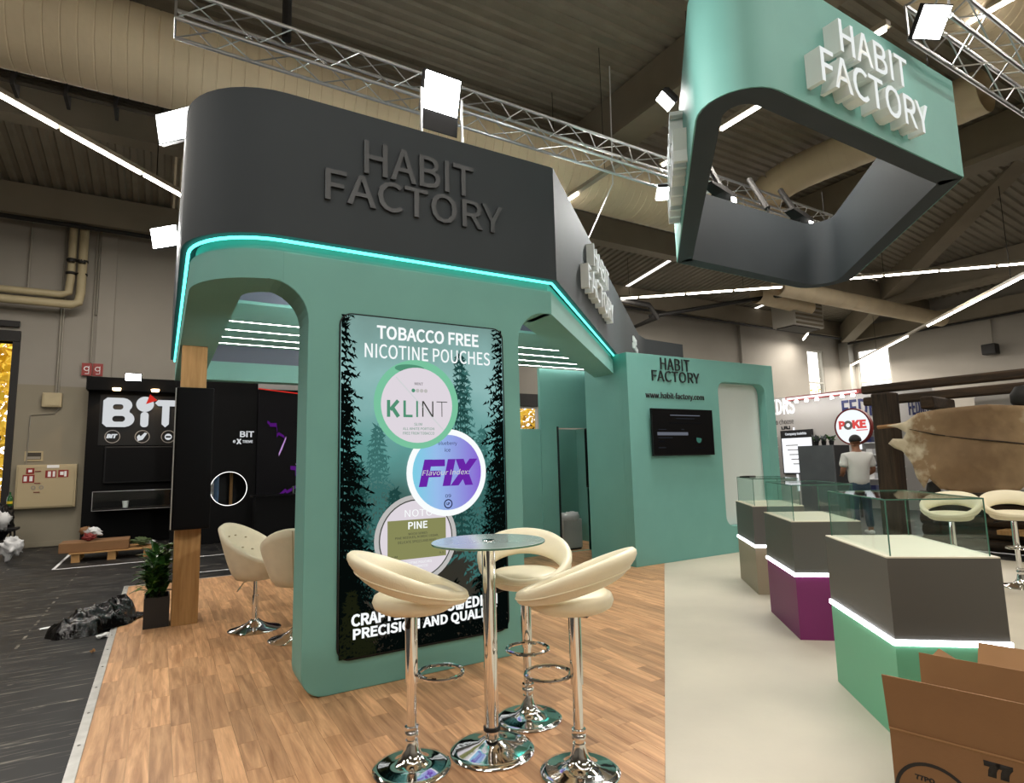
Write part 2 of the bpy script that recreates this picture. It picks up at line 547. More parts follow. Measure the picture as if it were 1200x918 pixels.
ramp_mat('niche_glow', [(0, lin(170, 185, 182)), (1, lin(215, 225, 222))], 'Z', None, .45, -.2)
ramp_mat('hide', [(0, lin(190, 174, 146)), (.16, lin(148, 122, 90)), (.5, lin(118, 94, 68)), (.85, lin(136, 110, 80)), (1, lin(200, 186, 160))], 'Y', None, .55, -1.85, (5.5, .6))
ramp_mat('bit_poster', [(0, lin(5, 4, 7)), (1, lin(11, 10, 13))], 'Z', None, .3, 0)
MATS['bit_poster'].node_tree.nodes['Principled BSDF'].inputs['Specular IOR Level'].default_value = .1
MATS['hide'].node_tree.nodes['Principled BSDF'].inputs['Roughness'].default_value = .85

# ------------------------------------------------------------------ path tools
def offset_path(pts, d, closed=False):
    """offset a polyline to its right by d, mitred"""
    P = [Vector((p[0], p[1])) for p in pts]; n = len(P); out = []
    for i in range(n):
        a = P[i-1] if (i > 0 or closed) else None
        b = P[(i+1) % n] if (i < n-1 or closed) else None
        ns = []
        if a is not None: t = (P[i]-a).normalized(); ns.append(Vector((t.y, -t.x)))
        if b is not None: t = (b-P[i]).normalized(); ns.append(Vector((t.y, -t.x)))
        if len(ns) == 2:
            mm = (ns[0]+ns[1]).normalized()
            mm = mm/max(.3, mm.dot(ns[0]))
        else: mm = ns[0]
        q = P[i] + mm*d
        out.append((q.x, q.y))
    return out
def wall_path(bm, outer, inner, z0, z1, closed=False):
    n = len(outer)
    q = [[bm.verts.new((x, y, z)) for x, y in p] for p, z in ((outer, z0), (outer, z1), (inner, z1), (inner, z0))]
    for i in range(n if closed else n-1):
        j = (i+1) % n
        for k in range(4): bm.faces.new((q[k][i], q[k][j], q[(k+1) % 4][j], q[(k+1) % 4][i]))
    if not closed:
        bm.faces.new([q[k][0] for k in range(4)]); bm.faces.new([q[k][-1] for k in (3, 2, 1, 0)])
    return bm
def round_poly(pts, rad, n=8):
    out = []; L = len(pts)
    for i in range(L):
        p, a, b = Vector(pts[i]), Vector(pts[i-1]), Vector(pts[(i+1) % L])
        r = rad[i]
        if r <= 0: out.append((p.x, p.y)); continue
        u, v = (a-p).normalized(), (b-p).normalized()
        ang = u.angle(v); t = r/math.tan(ang/2)
        c = p + (u+v).normalized()*(r/math.sin(ang/2))
        s, e = p+u*t-c, p+v*t-c
        a0 = math.atan2(s.y, s.x); da = math.atan2(e.y, e.x)-a0
        while da > math.pi: da -= 2*math.pi
        while da < -math.pi: da += 2*math.pi
        for k in range(n+1):
            th = a0+da*k/n
            out.append((c.x+r*math.cos(th), c.y+r*math.sin(th)))
    return out
def plate_holes(outer, holes, o, ru, uu, d):
    bm = bmesh.new(); es = []
    for loop in [outer]+holes:
        vs = [bm.verts.new((x, y, 0)) for x, y in loop]
        es += [bm.edges.new((vs[i], vs[(i+1) % len(vs)])) for i in range(len(vs))]
    bmesh.ops.triangle_fill(bm, use_beauty=True, use_dissolve=False, edges=es)
    return to_plane(bm, o, ru, uu, d)

# ------------------------------------------------------------------ hall shell
FL = -.012
flo = obj('floor', bx(-14, 30, -9, 15.5, FL-.1, FL), 'hall_floor', kind='structure')

# wood-look floor of the stand: planks are single pieces
wf = setp(thing('floor_wood', (2, 5, 0), 'wood-look plank flooring of the teal stand', 'floor'), kind='structure')
obj('underlay', prism(new(), [(-.295, -.19), (9.145, 9.25), (-.295, 9.25)], FL+.001, -.004), 'seam', wf)
def clip_half(poly, a, b, c):
    """keep a*x+b*y<=c"""
    out = []
    for i in range(len(poly)):
        p, q = poly[i-1], poly[i]
        dp, dq = a*p[0]+b*p[1]-c, a*q[0]+b*q[1]-c
        if (dp <= 0) != (dq <= 0):
            t = dp/(dp-dq); out.append((p[0]+(q[0]-p[0])*t, p[1]+(q[1]-p[1])*t))
        if dq <= 0: out.append(q)
    return out
planks = []
rw = random.Random(3)
PW = .1005
k = 0
while -.292+k*PW < 9:
    x0 = -.292+k*PW
    y = -1.2 + rw.random()*.6
    y = max(-.6, x0-.4)-rw.random()*.6 if x0 > 1 else -.8-rw.random()*.6
    while y < 9.25:
        ln = rw.choice((.33, .5, .66, .66, 1.0))
        poly = [(x0+.0006, max(y, -1)+.0006), (x0+PW-.0006, max(y, -1)+.0006), (x0+PW-.0006, min(y+ln, 9.25)-.0006), (x0+.0006, min(y+ln, 9.25)-.0006)]
        poly = clip_half(poly, 1, -1, -.105)
        if len(poly) > 2 and y+ln > -1:
            ar = abs(sum(poly[i-1][0]*poly[i][1]-poly[i][0]*poly[i-1][1] for i in range(len(poly))))/2
            if ar > .0015:
                cx = sum(p[0] for p in poly)/len(poly); cy = sum(p[1] for p in poly)/len(poly)
                px = in_view((cx, cy, 0))
                vis = px is not None and -30 < px[0] < 1230 and px[1] < 945
                hid = px is not None and 358 < px[0] < 605 and cy > 4.05      # behind the front panel
                dist = math.hypot(cx, cy)
                planks.append((0 if vis and not hid else 1, dist/math.sqrt(ar), poly, rw.random()))
        y += ln
    k += 1
planks.sort(key=lambda t: (t[0], t[1]))
def add_plank(bm, poly, tone, lay):
    n = len(bm.verts)
    prism(bm, poly, -.004, 0)
    bm.verts.ensure_lookup_table()
    for v in bm.verts[n:]: v[lay] = tone
for vis, _, poly, tone in planks[:290]:
    bm = new(); lay = bm.verts.layers.float.new('tone')
    add_plank(bm, poly, tone, lay)
    obj('plank', bm, 'plank', wf)
bm = new(); lay = bm.verts.layers.float.new('tone')
for vis, _, poly, tone in planks[290:]: add_plank(bm, poly, tone, lay)
setp(obj('far_planks', bm, 'plank', wf), kind='stuff')

obj('floor_white', prism(new(), [(0, .107), (0, -6), (9.7, -6), (9.7, 9.3), (9.193, 9.3)], FL+.001, 0), 'floor_white', kind='structure')
tr = setp(thing('trim_1', (-.32, 4, 0), 'aluminium edging strip of the wood floor', 'trim'), kind='structure')
obj('strip', bx(-.343, -.293, -1.2, 9.3, FL+.001, .004), 'trim_alu', tr)
for i in range(14):
    obj('screw', lathe(new(), [(.008, 0), (.008, .003), (.005, .0045), (0, .0045)], 10, (-.318, 2.6+i*.5, .003)), 'screw', tr)
obj('trim_2', bx(-.343, 5.6, 9.25, 9.275, FL+.001, .004), 'trim_alu', kind='structure', label='thin pale edge at the back of the wood floor')

# hall walls (tall, above a lower darker coat of paint)
HW = 15.5
wb = setp(thing('wall_back', (8, HW, 0), 'tall pale hall wall at the back', 'wall'), kind='structure')
wins = [(24.55, 25.75, 3.2, 6.15), (26.35, 27.05, 3.2, 6.15)]
# plain lower and upper coats with openings: a door far left and the corner windows
outer = [(-14, -.1), (27.5, -.1), (27.5, 7.6), (-14, 7.6)]
holes = [[(-3.9, -.02), (-2.66, -.02), (-2.66, 4.2), (-3.9, 4.2)], [(24.55, 3.2), (25.75, 3.2), (25.75, 6.15), (24.55, 6.15)], [(8.9, 1.6), (10.21, 1.6), (10.21, 3.2), (8.9, 3.2)]]
obj('wall_panel', plate_holes(outer, holes, (0, HW+.25, 0), X, Z, .25), 'wall_hall', wb)
obj('lower_coat', bx(-2.63, -1.9, HW-.012, HW, 0, 3.32), 'wall_low', wb)
obj('lower_coat', bx(-1.9, -1.2, HW-.012, HW, 0, 3.30), 'wall_low', wb)
obj('ring_beam', bx(-14, 27.5, HW-.35, HW, 6.84, 7.5), 'concrete', wb)
obj('ledge_pipe', tube(new(), [(-14, HW-.42, 6.72), (27.4, HW-.42, 6.72)], .05), 'dark_iron', wb)
obj('pilaster', bx(-1.32, -1.02, HW-.06, HW, 0, 6.84), 'wall_hall', wb)
obj('skirting', bx(-2.6, -1.35, HW-.03, HW-.012, 0, .1), 'wall_low', wb)
for x in (4, 12, 20):
    obj('pilaster', bx(x, x+.4, HW-.12, HW, 0, 6.84), 'wall_hall', wb)
wr = setp(thing('wall_right', (27.5, 5, 0), 'tall pale hall wall on the right', 'wall'), kind='structure')
outer = [(-9, -.1), (15.75, -.1), (15.75, 9.4), (-9, 9.4)]
holes = [[(13.5, 3.2), (14.95, 3.2), (14.95, 6.2), (13.5, 6.2)]]
obj('wall_panel', plate_holes(outer, holes, (27.75, 0, 0), Y, Z, -.25), 'wall_hall', wr)
obj('ring_beam', bx(27.1, 27.5, -9, 15.1, 6.62, 7.2), 'concrete', wr)
obj('ledge_pipe', tube(new(), [(27.0, -9, 6.5), (27.0, 15, 6.5)], .05), 'dark_iron', wr)
obj('corner_column', bx(27.05, 27.5, 15.05, 15.5, 0, 6.6), 'pane_frame', wr, label='pale column in the hall corner')
obj('wall_left', bx(-14.25, -14, -9, 15.75, -.1, 9.2), 'wall_hall', kind='structure', label='far left hall wall outside the picture', cat='wall')
obj('wall_front', bx(-14.25, 27.75, -9.25, -9, -.1, 9.2), 'wall_hall', kind='structure', label='hall wall behind the viewer', cat='wall')
# windows in the corner
def window(n, o, ru, w, h, rows, lab):
    t = setp(thing('window_%d' % n, o, lab, 'window'), kind='structure')
    o = Vector(o); nn = Vector(ru).cross(Z)
    obj('window_frame', plate_holes([(0, 0), (w, 0), (w, h), (0, h)], [[(.07, .07), (w-.07, .07), (w-.07, h-.07), (.07, h-.07)]], o, ru, Z, .08), 'pane_frame', t)
    for i in range(rows):
        z0 = .07+(h-.14)*i/rows; z1 = .07+(h-.14)*(i+1)/rows
        obj('pane', to_plane(plate_bm([(.07, z0+.03), (w-.07, z0+.03), (w-.07, z1-.03), (.07, z1-.03)]), o, ru, Z, .012), 'pane', t)
        if i: obj('transom', to_plane(plate_bm([(.06, z0-.035), (w-.06, z0-.035), (w-.06, z0+.035), (.06, z0+.035)]), o, ru, Z, .06), 'pane_frame', t)
def plate_bm(pts):
    bm = new(); bm.faces.new([bm.verts.new((x, y, 0)) for x, y in pts]); return bm
window(1, (24.55, HW+.1, 3.2), X, 1.2, 2.95, 2, 'tall bright window beside the hall corner, left one')
window(2, (27.6, 14.95, 3.2), -Y, 1.45, 3.0, 2, 'wide bright window beside the hall corner, right one')
window(3, (8.9, HW+.1, 1.6), X, 1.31, 1.6, 1, 'window with yellow foliage seen through the right arch')
obj('window_blind', bx(8.8, 10.24, HW-.06, HW+.02, 3.2, 3.58), 'dark_iron', label='dark roller blind box above the window in the arch', cat='blind')
d1 = setp(thing('door_1', (-3.2, HW, 0), 'open hall gate with yellow foliage beyond at the far left', 'door'), kind='structure')
obj('jamb', bx(-2.72, -2.60, HW-.06, HW+.3, 0, 4.3), 'dark_iron', d1)
obj('lintel', bx(-3.95, -2.6, HW-.08, HW+.3, 4.2, 4.42), 'dark_iron', d1)
obj('gate_track', bx(-4.2, -2.62, HW-.1, HW-.04, 4.5, 4.62), 'dark_iron', d1)

# roof: two shallow corrugated slopes and a lower corrugated strip along the back wall
rf = setp(thing('ceiling', (8, 3, 8), 'corrugated metal hall roof', 'ceiling'), kind='structure')
def zl(x): return 8.9 if x < 16 else 8.9-.10*(x-16)
def corrugated(name, u0, u1, v0, v1, along, zf, pitch=.24, depth=.05):
    """ribs run along u; profile repeats in v"""
    bm = new(); n = int((v1-v0)/pitch); rows = []
    for i in range(n):
        b = v0+i*pitch
        for dv, dz in ((0, 0), (pitch*.36, 0), (pitch*.5, depth), (pitch*.86, depth)): rows.append((b+dv, dz))
    a, c = [], []
    for v, dz in rows:
        for lst, u in ((a, u0), (c, u1)):
            x, y = (u, v) if along == 'X' else (v, u)
            lst.append(bm.verts.new((x, y, zf(x, y)+dz)))
    for i in range(len(rows)-1): bm.faces.new((a[i], c[i], c[i+1], a[i+1]))
    return obj(name, bm, 'deck', rf)
BE = [-8.2, -.2, 7.85, 15.9, 23.9]
for x0, x1 in ((-14, -.2), (-.2, 7.85), (7.85, 16.0), (16.0, 27.6)):
    corrugated('deck_sheet', x0, x1, -9, 12.0, 'X', lambda x, y: zl(x))
for x0 in range(-14, 28, 7):
    corrugated('deck_sheet', 11.7, 15.5, x0, min(x0+7.2, 27.6), 'Y', lambda x, y: 7.5+.14*(15.5-y))
obj('valley_beam', bx(-14, 27.5, 11.75, 12.1, 7.3, 7.98), 'concrete', rf)
obj('clerestory', bx(-14, 27.5, 11.9, 12.0, 7.9, 8.98), 'steel_paint', rf)
for i, x in enumerate(BE[1:]):
    z = zl(x)
    bm = new()
    box(bm, x-.22, x+.22, -9, 11.8, z-.95, z-.02)
    box(bm, x-.34, x+.34, -9, 11.8, z-1.0, z-.86)
    obj('roof_beam', bm, 'concrete', label='long pale roof beam, number %s from the left' % ('one two three four'.split()[i]), cat='beam', kind='structure', group='roof beams')
# diagonal hip beam towards the hall corner
def beam(name, a, b, w, h, m, **kw):
    a, b = Vector(a), Vector(b); d = (b-a).normalized(); s = Vector((d.y, -d.x, 0)).normalized(); u = s.cross(d)
    if u.z < 0: u = -u
    bm = new()
    loft(bm, [[p+s*w*i+u*h*j for i, j in ((-.5, -.5), (.5, -.5), (.5, .5), (-.5, .5))] for p in (a, b)])
    return obj(name, bm, m, **kw)
beam('roof_beam', (26.9, 15.0, 6.95), (16.3, 3.0, 9.6), .5, .8, 'concrete', label='slanting roof beam running into the hall corner', cat='beam', kind='structure')
beam('roof_beam', (27.2, 9.6, 8.2), (16.2, 9.6, 9.4), .4, .7, 'concrete', label='roof beam crossing towards the right hall wall', cat='beam', kind='structure')

# ------------------------------------------------------------------ the teal stand: portal with fascia
arc = [(.65+.53*math.cos(R(a)), 4.57+.53*math.sin(R(a))) for a in range(180, 271, 9)]
DIR = Vector((math.cos(R(41.6)), math.sin(R(41.6)), 0))          # direction of the slanting side
NRM = Vector((DIR.y, -DIR.x, 0))                                  # its outward normal
CORN = Vector((2.82, 4.04, 0))
ring = [(.12, 9.3)] + arc + [(2.82, 4.04), (8.30, 4.04+(8.30-2.82)*math.tan(R(41.6))), (8.75, 9.18), (10.0, 9.30)]
i0 = len(arc)+1
portal = thing('booth_portal', (1.65, 4.2, 0), 'teal trade-stand portal with dark lettered fascia and rounded arches', 'stand')
# the path runs back -> front -> right: its right-hand side is the outside of the left wall, so outside = negative offset
def outp(d): return offset_path(ring, -d)
def check_out():
    return outp(.06)[0][0] < ring[0][0]
SG = 1 if check_out() else -1
def ro(d): return offset_path(ring, -d*SG)
fas = obj('fascia', wall_path(new(), ro(.06), ro(-.16), 2.985, 4.0), 'slate', portal, smooth=35)
obj('upper_beam', wall_path(new(), ro(0), ro(-.33), 2.70, 2.90), 'teal', portal, smooth=35)
obj('light_cove', wall_path(new(), ro(-.035), ro(-.33), 2.90, 2.985), 'teal', portal, smooth=35)
obj('rear_fascia', bx(.16, 5.3, 9.22, 9.36, 2.985, 4.0), 'slate_blue', portal)
obj('rear_beam', bx(.13, 5.3, 9.18, 9.4, 2.72, 2.985), 'teal', portal)
obj('rear_leg', bx(4.95, 5.25, 9.18, 9.4, 0, 2.72), 'teal', portal)
# front panel with rounded foot and the arch curves
pts = [(.81+.15-.15*math.cos(R(a)), .15-.15*math.sin(R(a))) for a in range(0, 91, 15)]
pts += [(2.48, 0)]
pts += [(2.48+.27-.27*math.cos(R(a)), 2.43+.27*math.sin(R(a))) for a in range(0, 91, 10)]
pts += [(2.819, 2.70), (2.819, 2.899), (.651, 2.899), (.651, 2.70), (.56, 2.70)]
pts += [(.56+.26*math.sin(R(a)), 2.44+.26*math.cos(R(a))) for a in range(0, 91, 10)]
bm = plate(new(), pts[::1], (0, 4.0385, 0), X, Z, .31)
obj('front_panel', bm, 'teal', portal, bevel=.006)
# light strip hidden under the fascia
led = [(x, y, 2.968) for x, y in ro(.012)]
obj('light_strip', tube(new(), led, .011, 6), 'led_teal', portal, label='glowing aqua light strip')
# raised lettering, dark on dark
raised_letters('HABIT', .88, .25, (1.172, 3.98, 3.545), X, Z, .022, 'letter_dark', fas, .004)
raised_letters('FACTORY', 1.415, .232, (.90, 3.98, 3.288), X, Z, .022, 'letter_dark', fas, .004)
# white block letters on the slanting side
def on_slant(s, z, off=.06): return CORN + DIR*s + NRM*off + Vector((0, 0, z))
def block_letters(body, w, h, o, ru, uu, d, parent, bold=.0):
    for b in split_islands(text_fit(body, w, h, bold)):
        to_plane(b, o, ru, uu, d)
        L = obj('letter', b, 'letter_ret', parent)
        me = L.data
        me.materials.append(MATS['letter_lit'])
        n = Vector(ru).cross(Vector(uu)).normalized()
        dm = max(p.center.dot(n) for p in me.polygons)
        for p in me.polygons:
            if p.normal.dot(n) > .9 and abs(p.center.dot(n)-dm) < 1e-3: p.material_index = 1
block_letters('HABIT', 1.15, .25, on_slant(1.50, 3.60), DIR, Z, .085, fas)
block_letters('FACTORY', 1.82, .27, on_slant(1.10, 3.23), DIR, Z, .085, fas)
block_letters('HABIT', .5, .10, on_slant(6.05, 3.62), DIR, Z, .03, fas)
block_letters('FACTORY', .8, .10, on_slant(5.95, 3.48), DIR, Z, .03, fas)

# ceiling raft with four light strips
raft = thing('ceiling_raft', (2.5, 6.9, 3.0), 'teal ceiling raft with four white light lines inside the stand', 'ceiling panel')
obj('raft_panel', prism(new(), [(.47, 5.9), (4.15, 5.9), (6.55, 8.02), (.47, 8.02)], 3.0, 3.03), 'teal', raft)
obj('raft_box', prism(new(), [(.47, 5.895), (4.145, 5.895), (6.55, 8.03), (.47, 8.03)], 3.03, 3.23), 'slate_blue', raft)
for y, x1 in ((6.64, 4.88), (7.07, 5.33), (7.48, 5.78), (7.86, 6.22)):
    s_ = obj('light_line', bx(.475, x1, y-.009, y+.009, 2.992, 2.999), 'led_white', raft)
    bm = new(); box(bm, .475, x1, y-.018, y-.010, 2.994, 2.9995); box(bm, .475, x1, y+.010, y+.018, 2.994, 2.9995)
    obj('channel', bm, 'black_satin', s_)

# post, monitor
post = obj('oak_post', bx(.14, .365, 6.62, 6.86, 0, 2.70), 'post_oak', label='oak-coloured square post under the left end of the stand', cat='post', bevel=.004)
mon = thing('monitor', (.26, 6.55, 1.6), 'tall black upright monitor fixed to the oak post', 'monitor')
obj('housing', bx(.105, .43, 6.47, 6.60, .90, 2.26), 'booth_black', mon, bevel=.012)
obj('screen', bx(.125, .412, 6.464, 6.4705, .925, 2.235), 'black_gloss', mon)
obj('edge_trim', bx(.096, .105, 6.468, 6.484, .91, 2.25), 'alu', mon)
obj('bracket', bx(.2, .3, 6.60, 6.62, 1.4, 1.7), 'black_metal', mon)

# back wall block with niche, lettering, storage behind
bw = thing('booth_wall', (7.2, 6.7, 0), 'teal back wall of the stand with black lettering and tall white niche', 'stand wall')
hole = rrect(7.47, 8.62, .40, 2.64, .16, 6)
fp = obj('front_panel', plate_holes([(5.607, 0), (8.85, 0), (8.85, 2.97), (5.607, 2.97)], [hole], (0, 6.381, 0), X, Z, .15), 'teal', bw, bevel=.004)
obj('niche_back', bx(7.40, 8.70, 6.385, 6.40, .33, 2.72), 'niche_white', bw, label='white back of the tall niche')
obj('side_panel', bx(5.607, 5.72, 6.381, 7.2, 0, 2.97), 'teal', bw)
obj('side_panel', bx(8.73, 8.85, 6.381, 7.6, 0, 2.97), 'teal', bw)
obj('rear_panel', bx(5.72, 8.73, 7.1, 7.2, 0, 2.97), 'teal', bw)
obj('top_panel', bx(5.72, 8.73, 6.381, 7.1, 2.9, 2.968), 'teal', bw)
raised_letters('HABIT', .605, .178, (6.255, 6.231, 2.756), X, Z, .014, 'letter_black', fp)
raised_letters('FACTORY', .985, .162, (6.073, 6.231, 2.580), X, Z, .014, 'letter_black', fp)
flat_text('web_address', 'www.habit-factory.com', 1.20, .118, (5.935, 6.231, 2.305), X, Z, 'letter_black', fp, .004, .01)
tv = thing('television', (6.6, 6.2, 1.8), 'black flat television on the teal back wall below the web address', 'television')
obj('cabinet', bx(5.972, 7.228, 6.165, 6.20, 1.495, 2.175), 'black_satin', tv, bevel=.004)
scr = obj('screen', bx(5.985, 7.215, 6.161, 6.166, 1.515, 2.165), 'black_gloss', tv)
obj('wall_mount', bx(6.35, 6.85, 6.20, 6.231, 1.65, 2.05), 'black_metal', tv)
def ui(x0, x1, z0, z1, m): obj('menu_mark', bx(5.985+x0*1.23, 5.985+x1*1.23, 6.1595, 6.161, 1.515+z0*.65, 1.515+z1*.65), m, scr)
ui(.28, .78, .86, .88, 'screen_grey'); ui(.38, .68, .79, .805, 'screen_mid'); ui(.26, .80, .69, .70, 'screen_dim')
ui(.06, .56, .42, .49, 'screen_grey'); ui(.08, .2, .54, .555, 'screen_mid'); ui(.45, .5, .54, .555, 'screen_mid')
ui(.07, .3, .36, .375, 'screen_mid'); ui(.07, .16, .28, .295, 'screen_dim'); ui(.07, .18, .14, .155, 'screen_mid'); ui(.66, .84, .12, .135, 'screen_dim')
bm = new(); plate(bm, [(.74+.045*math.cos(R(a)), .33+.085*math.sin(R(a))) for a in range(150, 400, 25)], (5.985, 6.1595, 1.515), X*1.23, Z*.65, -.001)
obj('menu_mark', bm, 'screen_green', scr)

# storage corner behind the slanting side
st = thing('storage_room', (5.9, 8.2, 0), 'teal storage partition with open doorway behind the stand opening', 'partition')
obj('wall_panel', plate_holes([(5.23, 0), (8.7, 0), (8.7, 2.97), (5.23, 2.97)], [[(5.56, .001), (6.16, .001), (6.16, 2.0), (5.56, 2.0)]], (0, 7.96, 0), X, Z, .06), 'teal', st)
obj('low_panel', bx(3.6, 5.228, 7.92, 7.98, 0, 1.98), 'teal', st)
obj('jamb', bx(5.535, 5.56, 7.88, 7.97, 0, 2.02), 'letter_black', st)
obj('jamb', bx(6.16, 6.20, 7.86, 7.97, 0, 2.02), 'teal', st)
obj('inner_wall', bx(5.3, 8.7, 9.0, 9.05, 0, 2.05), 'teal', st)
obj('inner_wall', bx(6.75, 6.8, 7.98, 9.0, 0, 2.05), 'teal', st)
pn = thing('wall_screen', (6.1, 7.9, 1.4), 'thin black screen seen edge-on beside the storage doorway', 'screen')
obj('housing', bx(6.06, 6.14, 7.78, 7.855, 1.02, 1.99), 'black_satin', pn, bevel=.01)
obj('screen', bx(6.055, 6.061, 7.79, 7.845, 1.05, 1.96), 'black_gloss', pn)
b_ = thing('waste_bin', (5.93, 8.22, 0), 'brushed metal waste bin with bunched liner in the storage doorway', 'bin')
obj('body', bx(5.73, 6.12, 8.08, 8.36, .02, .50), 'bin', b_, bevel=.02)
obj('foot', bx(5.75, 6.10, 8.1, 8.34, 0, .025), 'black_satin', b_)
bm = new()
rr_ = random.Random(5)
loft(bm, [[(5.925+(.20*f+rr_.uniform(-.015, .015))*math.cos(2*math.pi*k/20), 8.22+(.15*f+rr_.uniform(-.015, .015))*math.sin(2*math.pi*k/20), z+rr_.uniform(-.02, .02)) for k in range(20)] for f, z in ((.98, .47), (1.06, .52), (.9, .585), (.55, .60), (.3, .57))])
obj('liner', bm, 'bin_liner', b_, smooth='all')

# ------------------------------------------------------------------ illuminated poster
po = thing('lightbox_poster', (1.676, 4.03, .2), 'illuminated poster of three pouch tins over a misty fir forest', 'poster')
PX0, PZ0 = 1.035, .203
PY = 4.031
bg = obj('backlit_print', plate(new(), rrect(1.035, 2.317, .203, 2.512, .08, 6), (0, PY, 0), X, Z, .009), 'poster_bg', po)
outl = rrect(1.035, 2.317, .203, 2.512, .08, 6)
obj('frame', plate_holes(rrect(1.027, 2.325, .195, 2.52, .086, 6), [outl], (0, 4.039, 0), X, Z, .013), 'black_satin', po)
emat('fir_far', lin(66, 118, 114), .75); emat('fir_mid', lin(40, 84, 80), .6); emat('fir_dark', lin(10, 18, 16), .45); emat('fir_moss', lin(36, 40, 22), .5)
emat('p_white', lin(240, 244, 244), 1.0); emat('p_grey', lin(206, 208, 210), .95); emat('p_mint', lin(122, 196, 160), .9); emat('p_mint_d', lin(84, 150, 120), .85)
emat('p_lid', lin(222, 214, 222), .92); emat('p_olive', lin(140, 142, 92), .85); emat('p_violet', lin(108, 40, 172), .85); emat('p_text', lin(70, 72, 66), .7); emat('p_rim', lin(190, 188, 186), .9); emat('p_ink', lin(30, 30, 70), .7)
lay_n = [0]
def layer():
    lay_n[0] += 1
    return PY - .0004*lay_n[0]
def clip_poster(poly):
    for a, b, c in ((-1, 0, -1.04), (1, 0, 2.312), (0, -1, -.208), (0, 1, 2.507)):
        poly = clip_half(poly, a, b, c)
        if len(poly) < 3: return []
    return poly
def fir(cx, z0, h, w, m, seed, dens=26):
    """one printed fir: drooping branch slivers left and right of a stem"""
    q = random.Random(seed); bm = new(); yy = layer()
    def add(poly):
        poly = clip_poster(poly)
        if len(poly) > 2: bm.faces.new([bm.verts.new((x, yy, z)) for x, z in poly])
    add([(cx-.014*w/.3, z0), (cx+.014*w/.3, z0), (cx+.002, z0+h), (cx-.002, z0+h)])
    for i in range(dens):
        t = i/dens
        z = z0+h*(.03+.97*t)
        for s in (-1, 1):
            L = w*(1-t)**.75*q.uniform(.5, 1.05)+.012
            dr = L*q.uniform(.1, .45)
            n = max(4, int(L/.022))
            for k in range(n):
                u = (k+.5)/n
                xx = cx+s*L*u; zz = z-dr*u*u+q.uniform(-.006, .006)
                for _ in range(2):
                    ln = (.030+.030*(1-u))*q.uniform(.7, 1.4)*(.6+w); wd = ln*q.uniform(.35, .6)
                    a_ = R(-90+s*q.uniform(10, 75)) if q.random() < .75 else R(90-s*q.uniform(20, 80))
                    dx, dz = math.cos(a_), math.sin(a_)
                    add([(xx-dz*wd/2, zz+dx*wd/2), (xx+dz*wd/2-dx*ln*.2, zz-dx*wd/2-dz*ln*.2), (xx+dx*ln, zz+dz*ln)])
    for f in bm.faces:
        if f.normal.y > 0: f.normal_flip()
    me = bpy.data.meshes.new('fir_tree'); bm.normal_update(); bm.to_mesh(me); bm.free()
    me.materials.append(MATS[m])
    o = bpy.data.objects.new('fir_tree', me); COL.objects.link(o); o.parent = bg
    return o
fir(1.98, .75, 1.45, .20, 'fir_far', 11); fir(1.30, .80, .95, .20, 'fir_far', 12); fir(2.12, .6, 1.15, .22, 'fir_far', 13)
fir(1.94, .9, 1.42, .17, 'fir_mid', 14, 30); fir(1.16, .55, .95, .2, 'fir_mid', 15); fir(1.42, .5, .8, .16, 'fir_mid', 16); fir(2.20, .4, 1.0, .2, 'fir_mid', 17)
fir(1.03, .35, 2.5, .30, 'fir_dark', 21, 52); fir(1.06, .15, 1.9, .24, 'fir_dark', 31, 44); fir(2.34, .30, 2.6, .36, 'fir_dark', 22, 56); fir(2.28, .1, 1.7, .26, 'fir_dark', 32, 40); fir(1.10, .1, .75, .32, 'fir_dark', 23, 26); fir(2.2, .05, .9, .34, 'fir_dark', 24, 26)
fir(1.5, .02, .62, .4, 'fir_dark', 25, 22); fir(1.85, .0, .6, .4, 'fir_dark', 26, 22); fir(1.12, .22, .42, .12, 'fir_moss', 27, 16); fir(1.22, .2, .3, .1, 'fir_moss', 28, 14)
def pdisc(name, cx, cz, r, m, par, d=.004, n=48):
    return obj(name, plate(new(), disc_pts(cx, cz, r, n), (0, layer()-d, 0), X, Z, d), m, par)
def ptext(body, x0, x1, z0, z1, m, par, bold=0., shear=0., y=None, name='lettering'):
    return flat_text(name, body, x1-x0, z1-z0, (x0, layer() if y is None else y, z0), X, Z, m, par, bold, .0005, shear)
# lower tin
t3 = pdisc('pouch_tin', 1.580, .935, .308, 'p_rim', po)
obj('rim_line', ring_plate(new(), 1.58, .935, .268, .276, (0, layer()-.004, 0), X, Z, .0005), 'p_text', t3)
pdisc('lid', 1.580, .935, .266, 'p_lid', t3, .005)
y3 = layer()-.0055
obj('label_panel', plate(new(), [(1.365, .80), (1.803, .80), (1.803, 1.07), (1.365, 1.07)], (0, y3, 0), X, Z, .001), 'p_olive', t3)
y3 -= .0008
ptext('NOTO', 1.49, 1.70, 1.09, 1.14, 'p_white', t3, y=y3); ptext('PINE', 1.515, 1.66, 1.005, 1.055, 'p_white', t3, .01, y=y3)
ptext('WOOD SERIES', 1.515, 1.66, .965, .98, 'p_text', t3, y=y3); ptext('PINE NEEDLES, NORDIC CEDAR,', 1.42, 1.745, .938, .957, 'p_text', t3, y=y3); ptext('DELICATE SPICES AND MINT', 1.44, 1.725, .91, .927, 'p_text', t3, y=y3)
ptext('SLIM', 1.385, 1.435, .815, .83, 'p_text', t3, y=y3); ptext('9.5', 1.75, 1.785, .815, .83, 'p_text', t3, y=y3)
ptext('NICOTINE POUCHES', 1.485, 1.69, .765, .782, 'p_white', t3, y=y3); ptext('NO TOBACCO', 1.515, 1.66, .738, .755, 'p_white', t3, y=y3); ptext('noto', 1.55, 1.62, .69, .71, 'p_white', t3, y=y3)
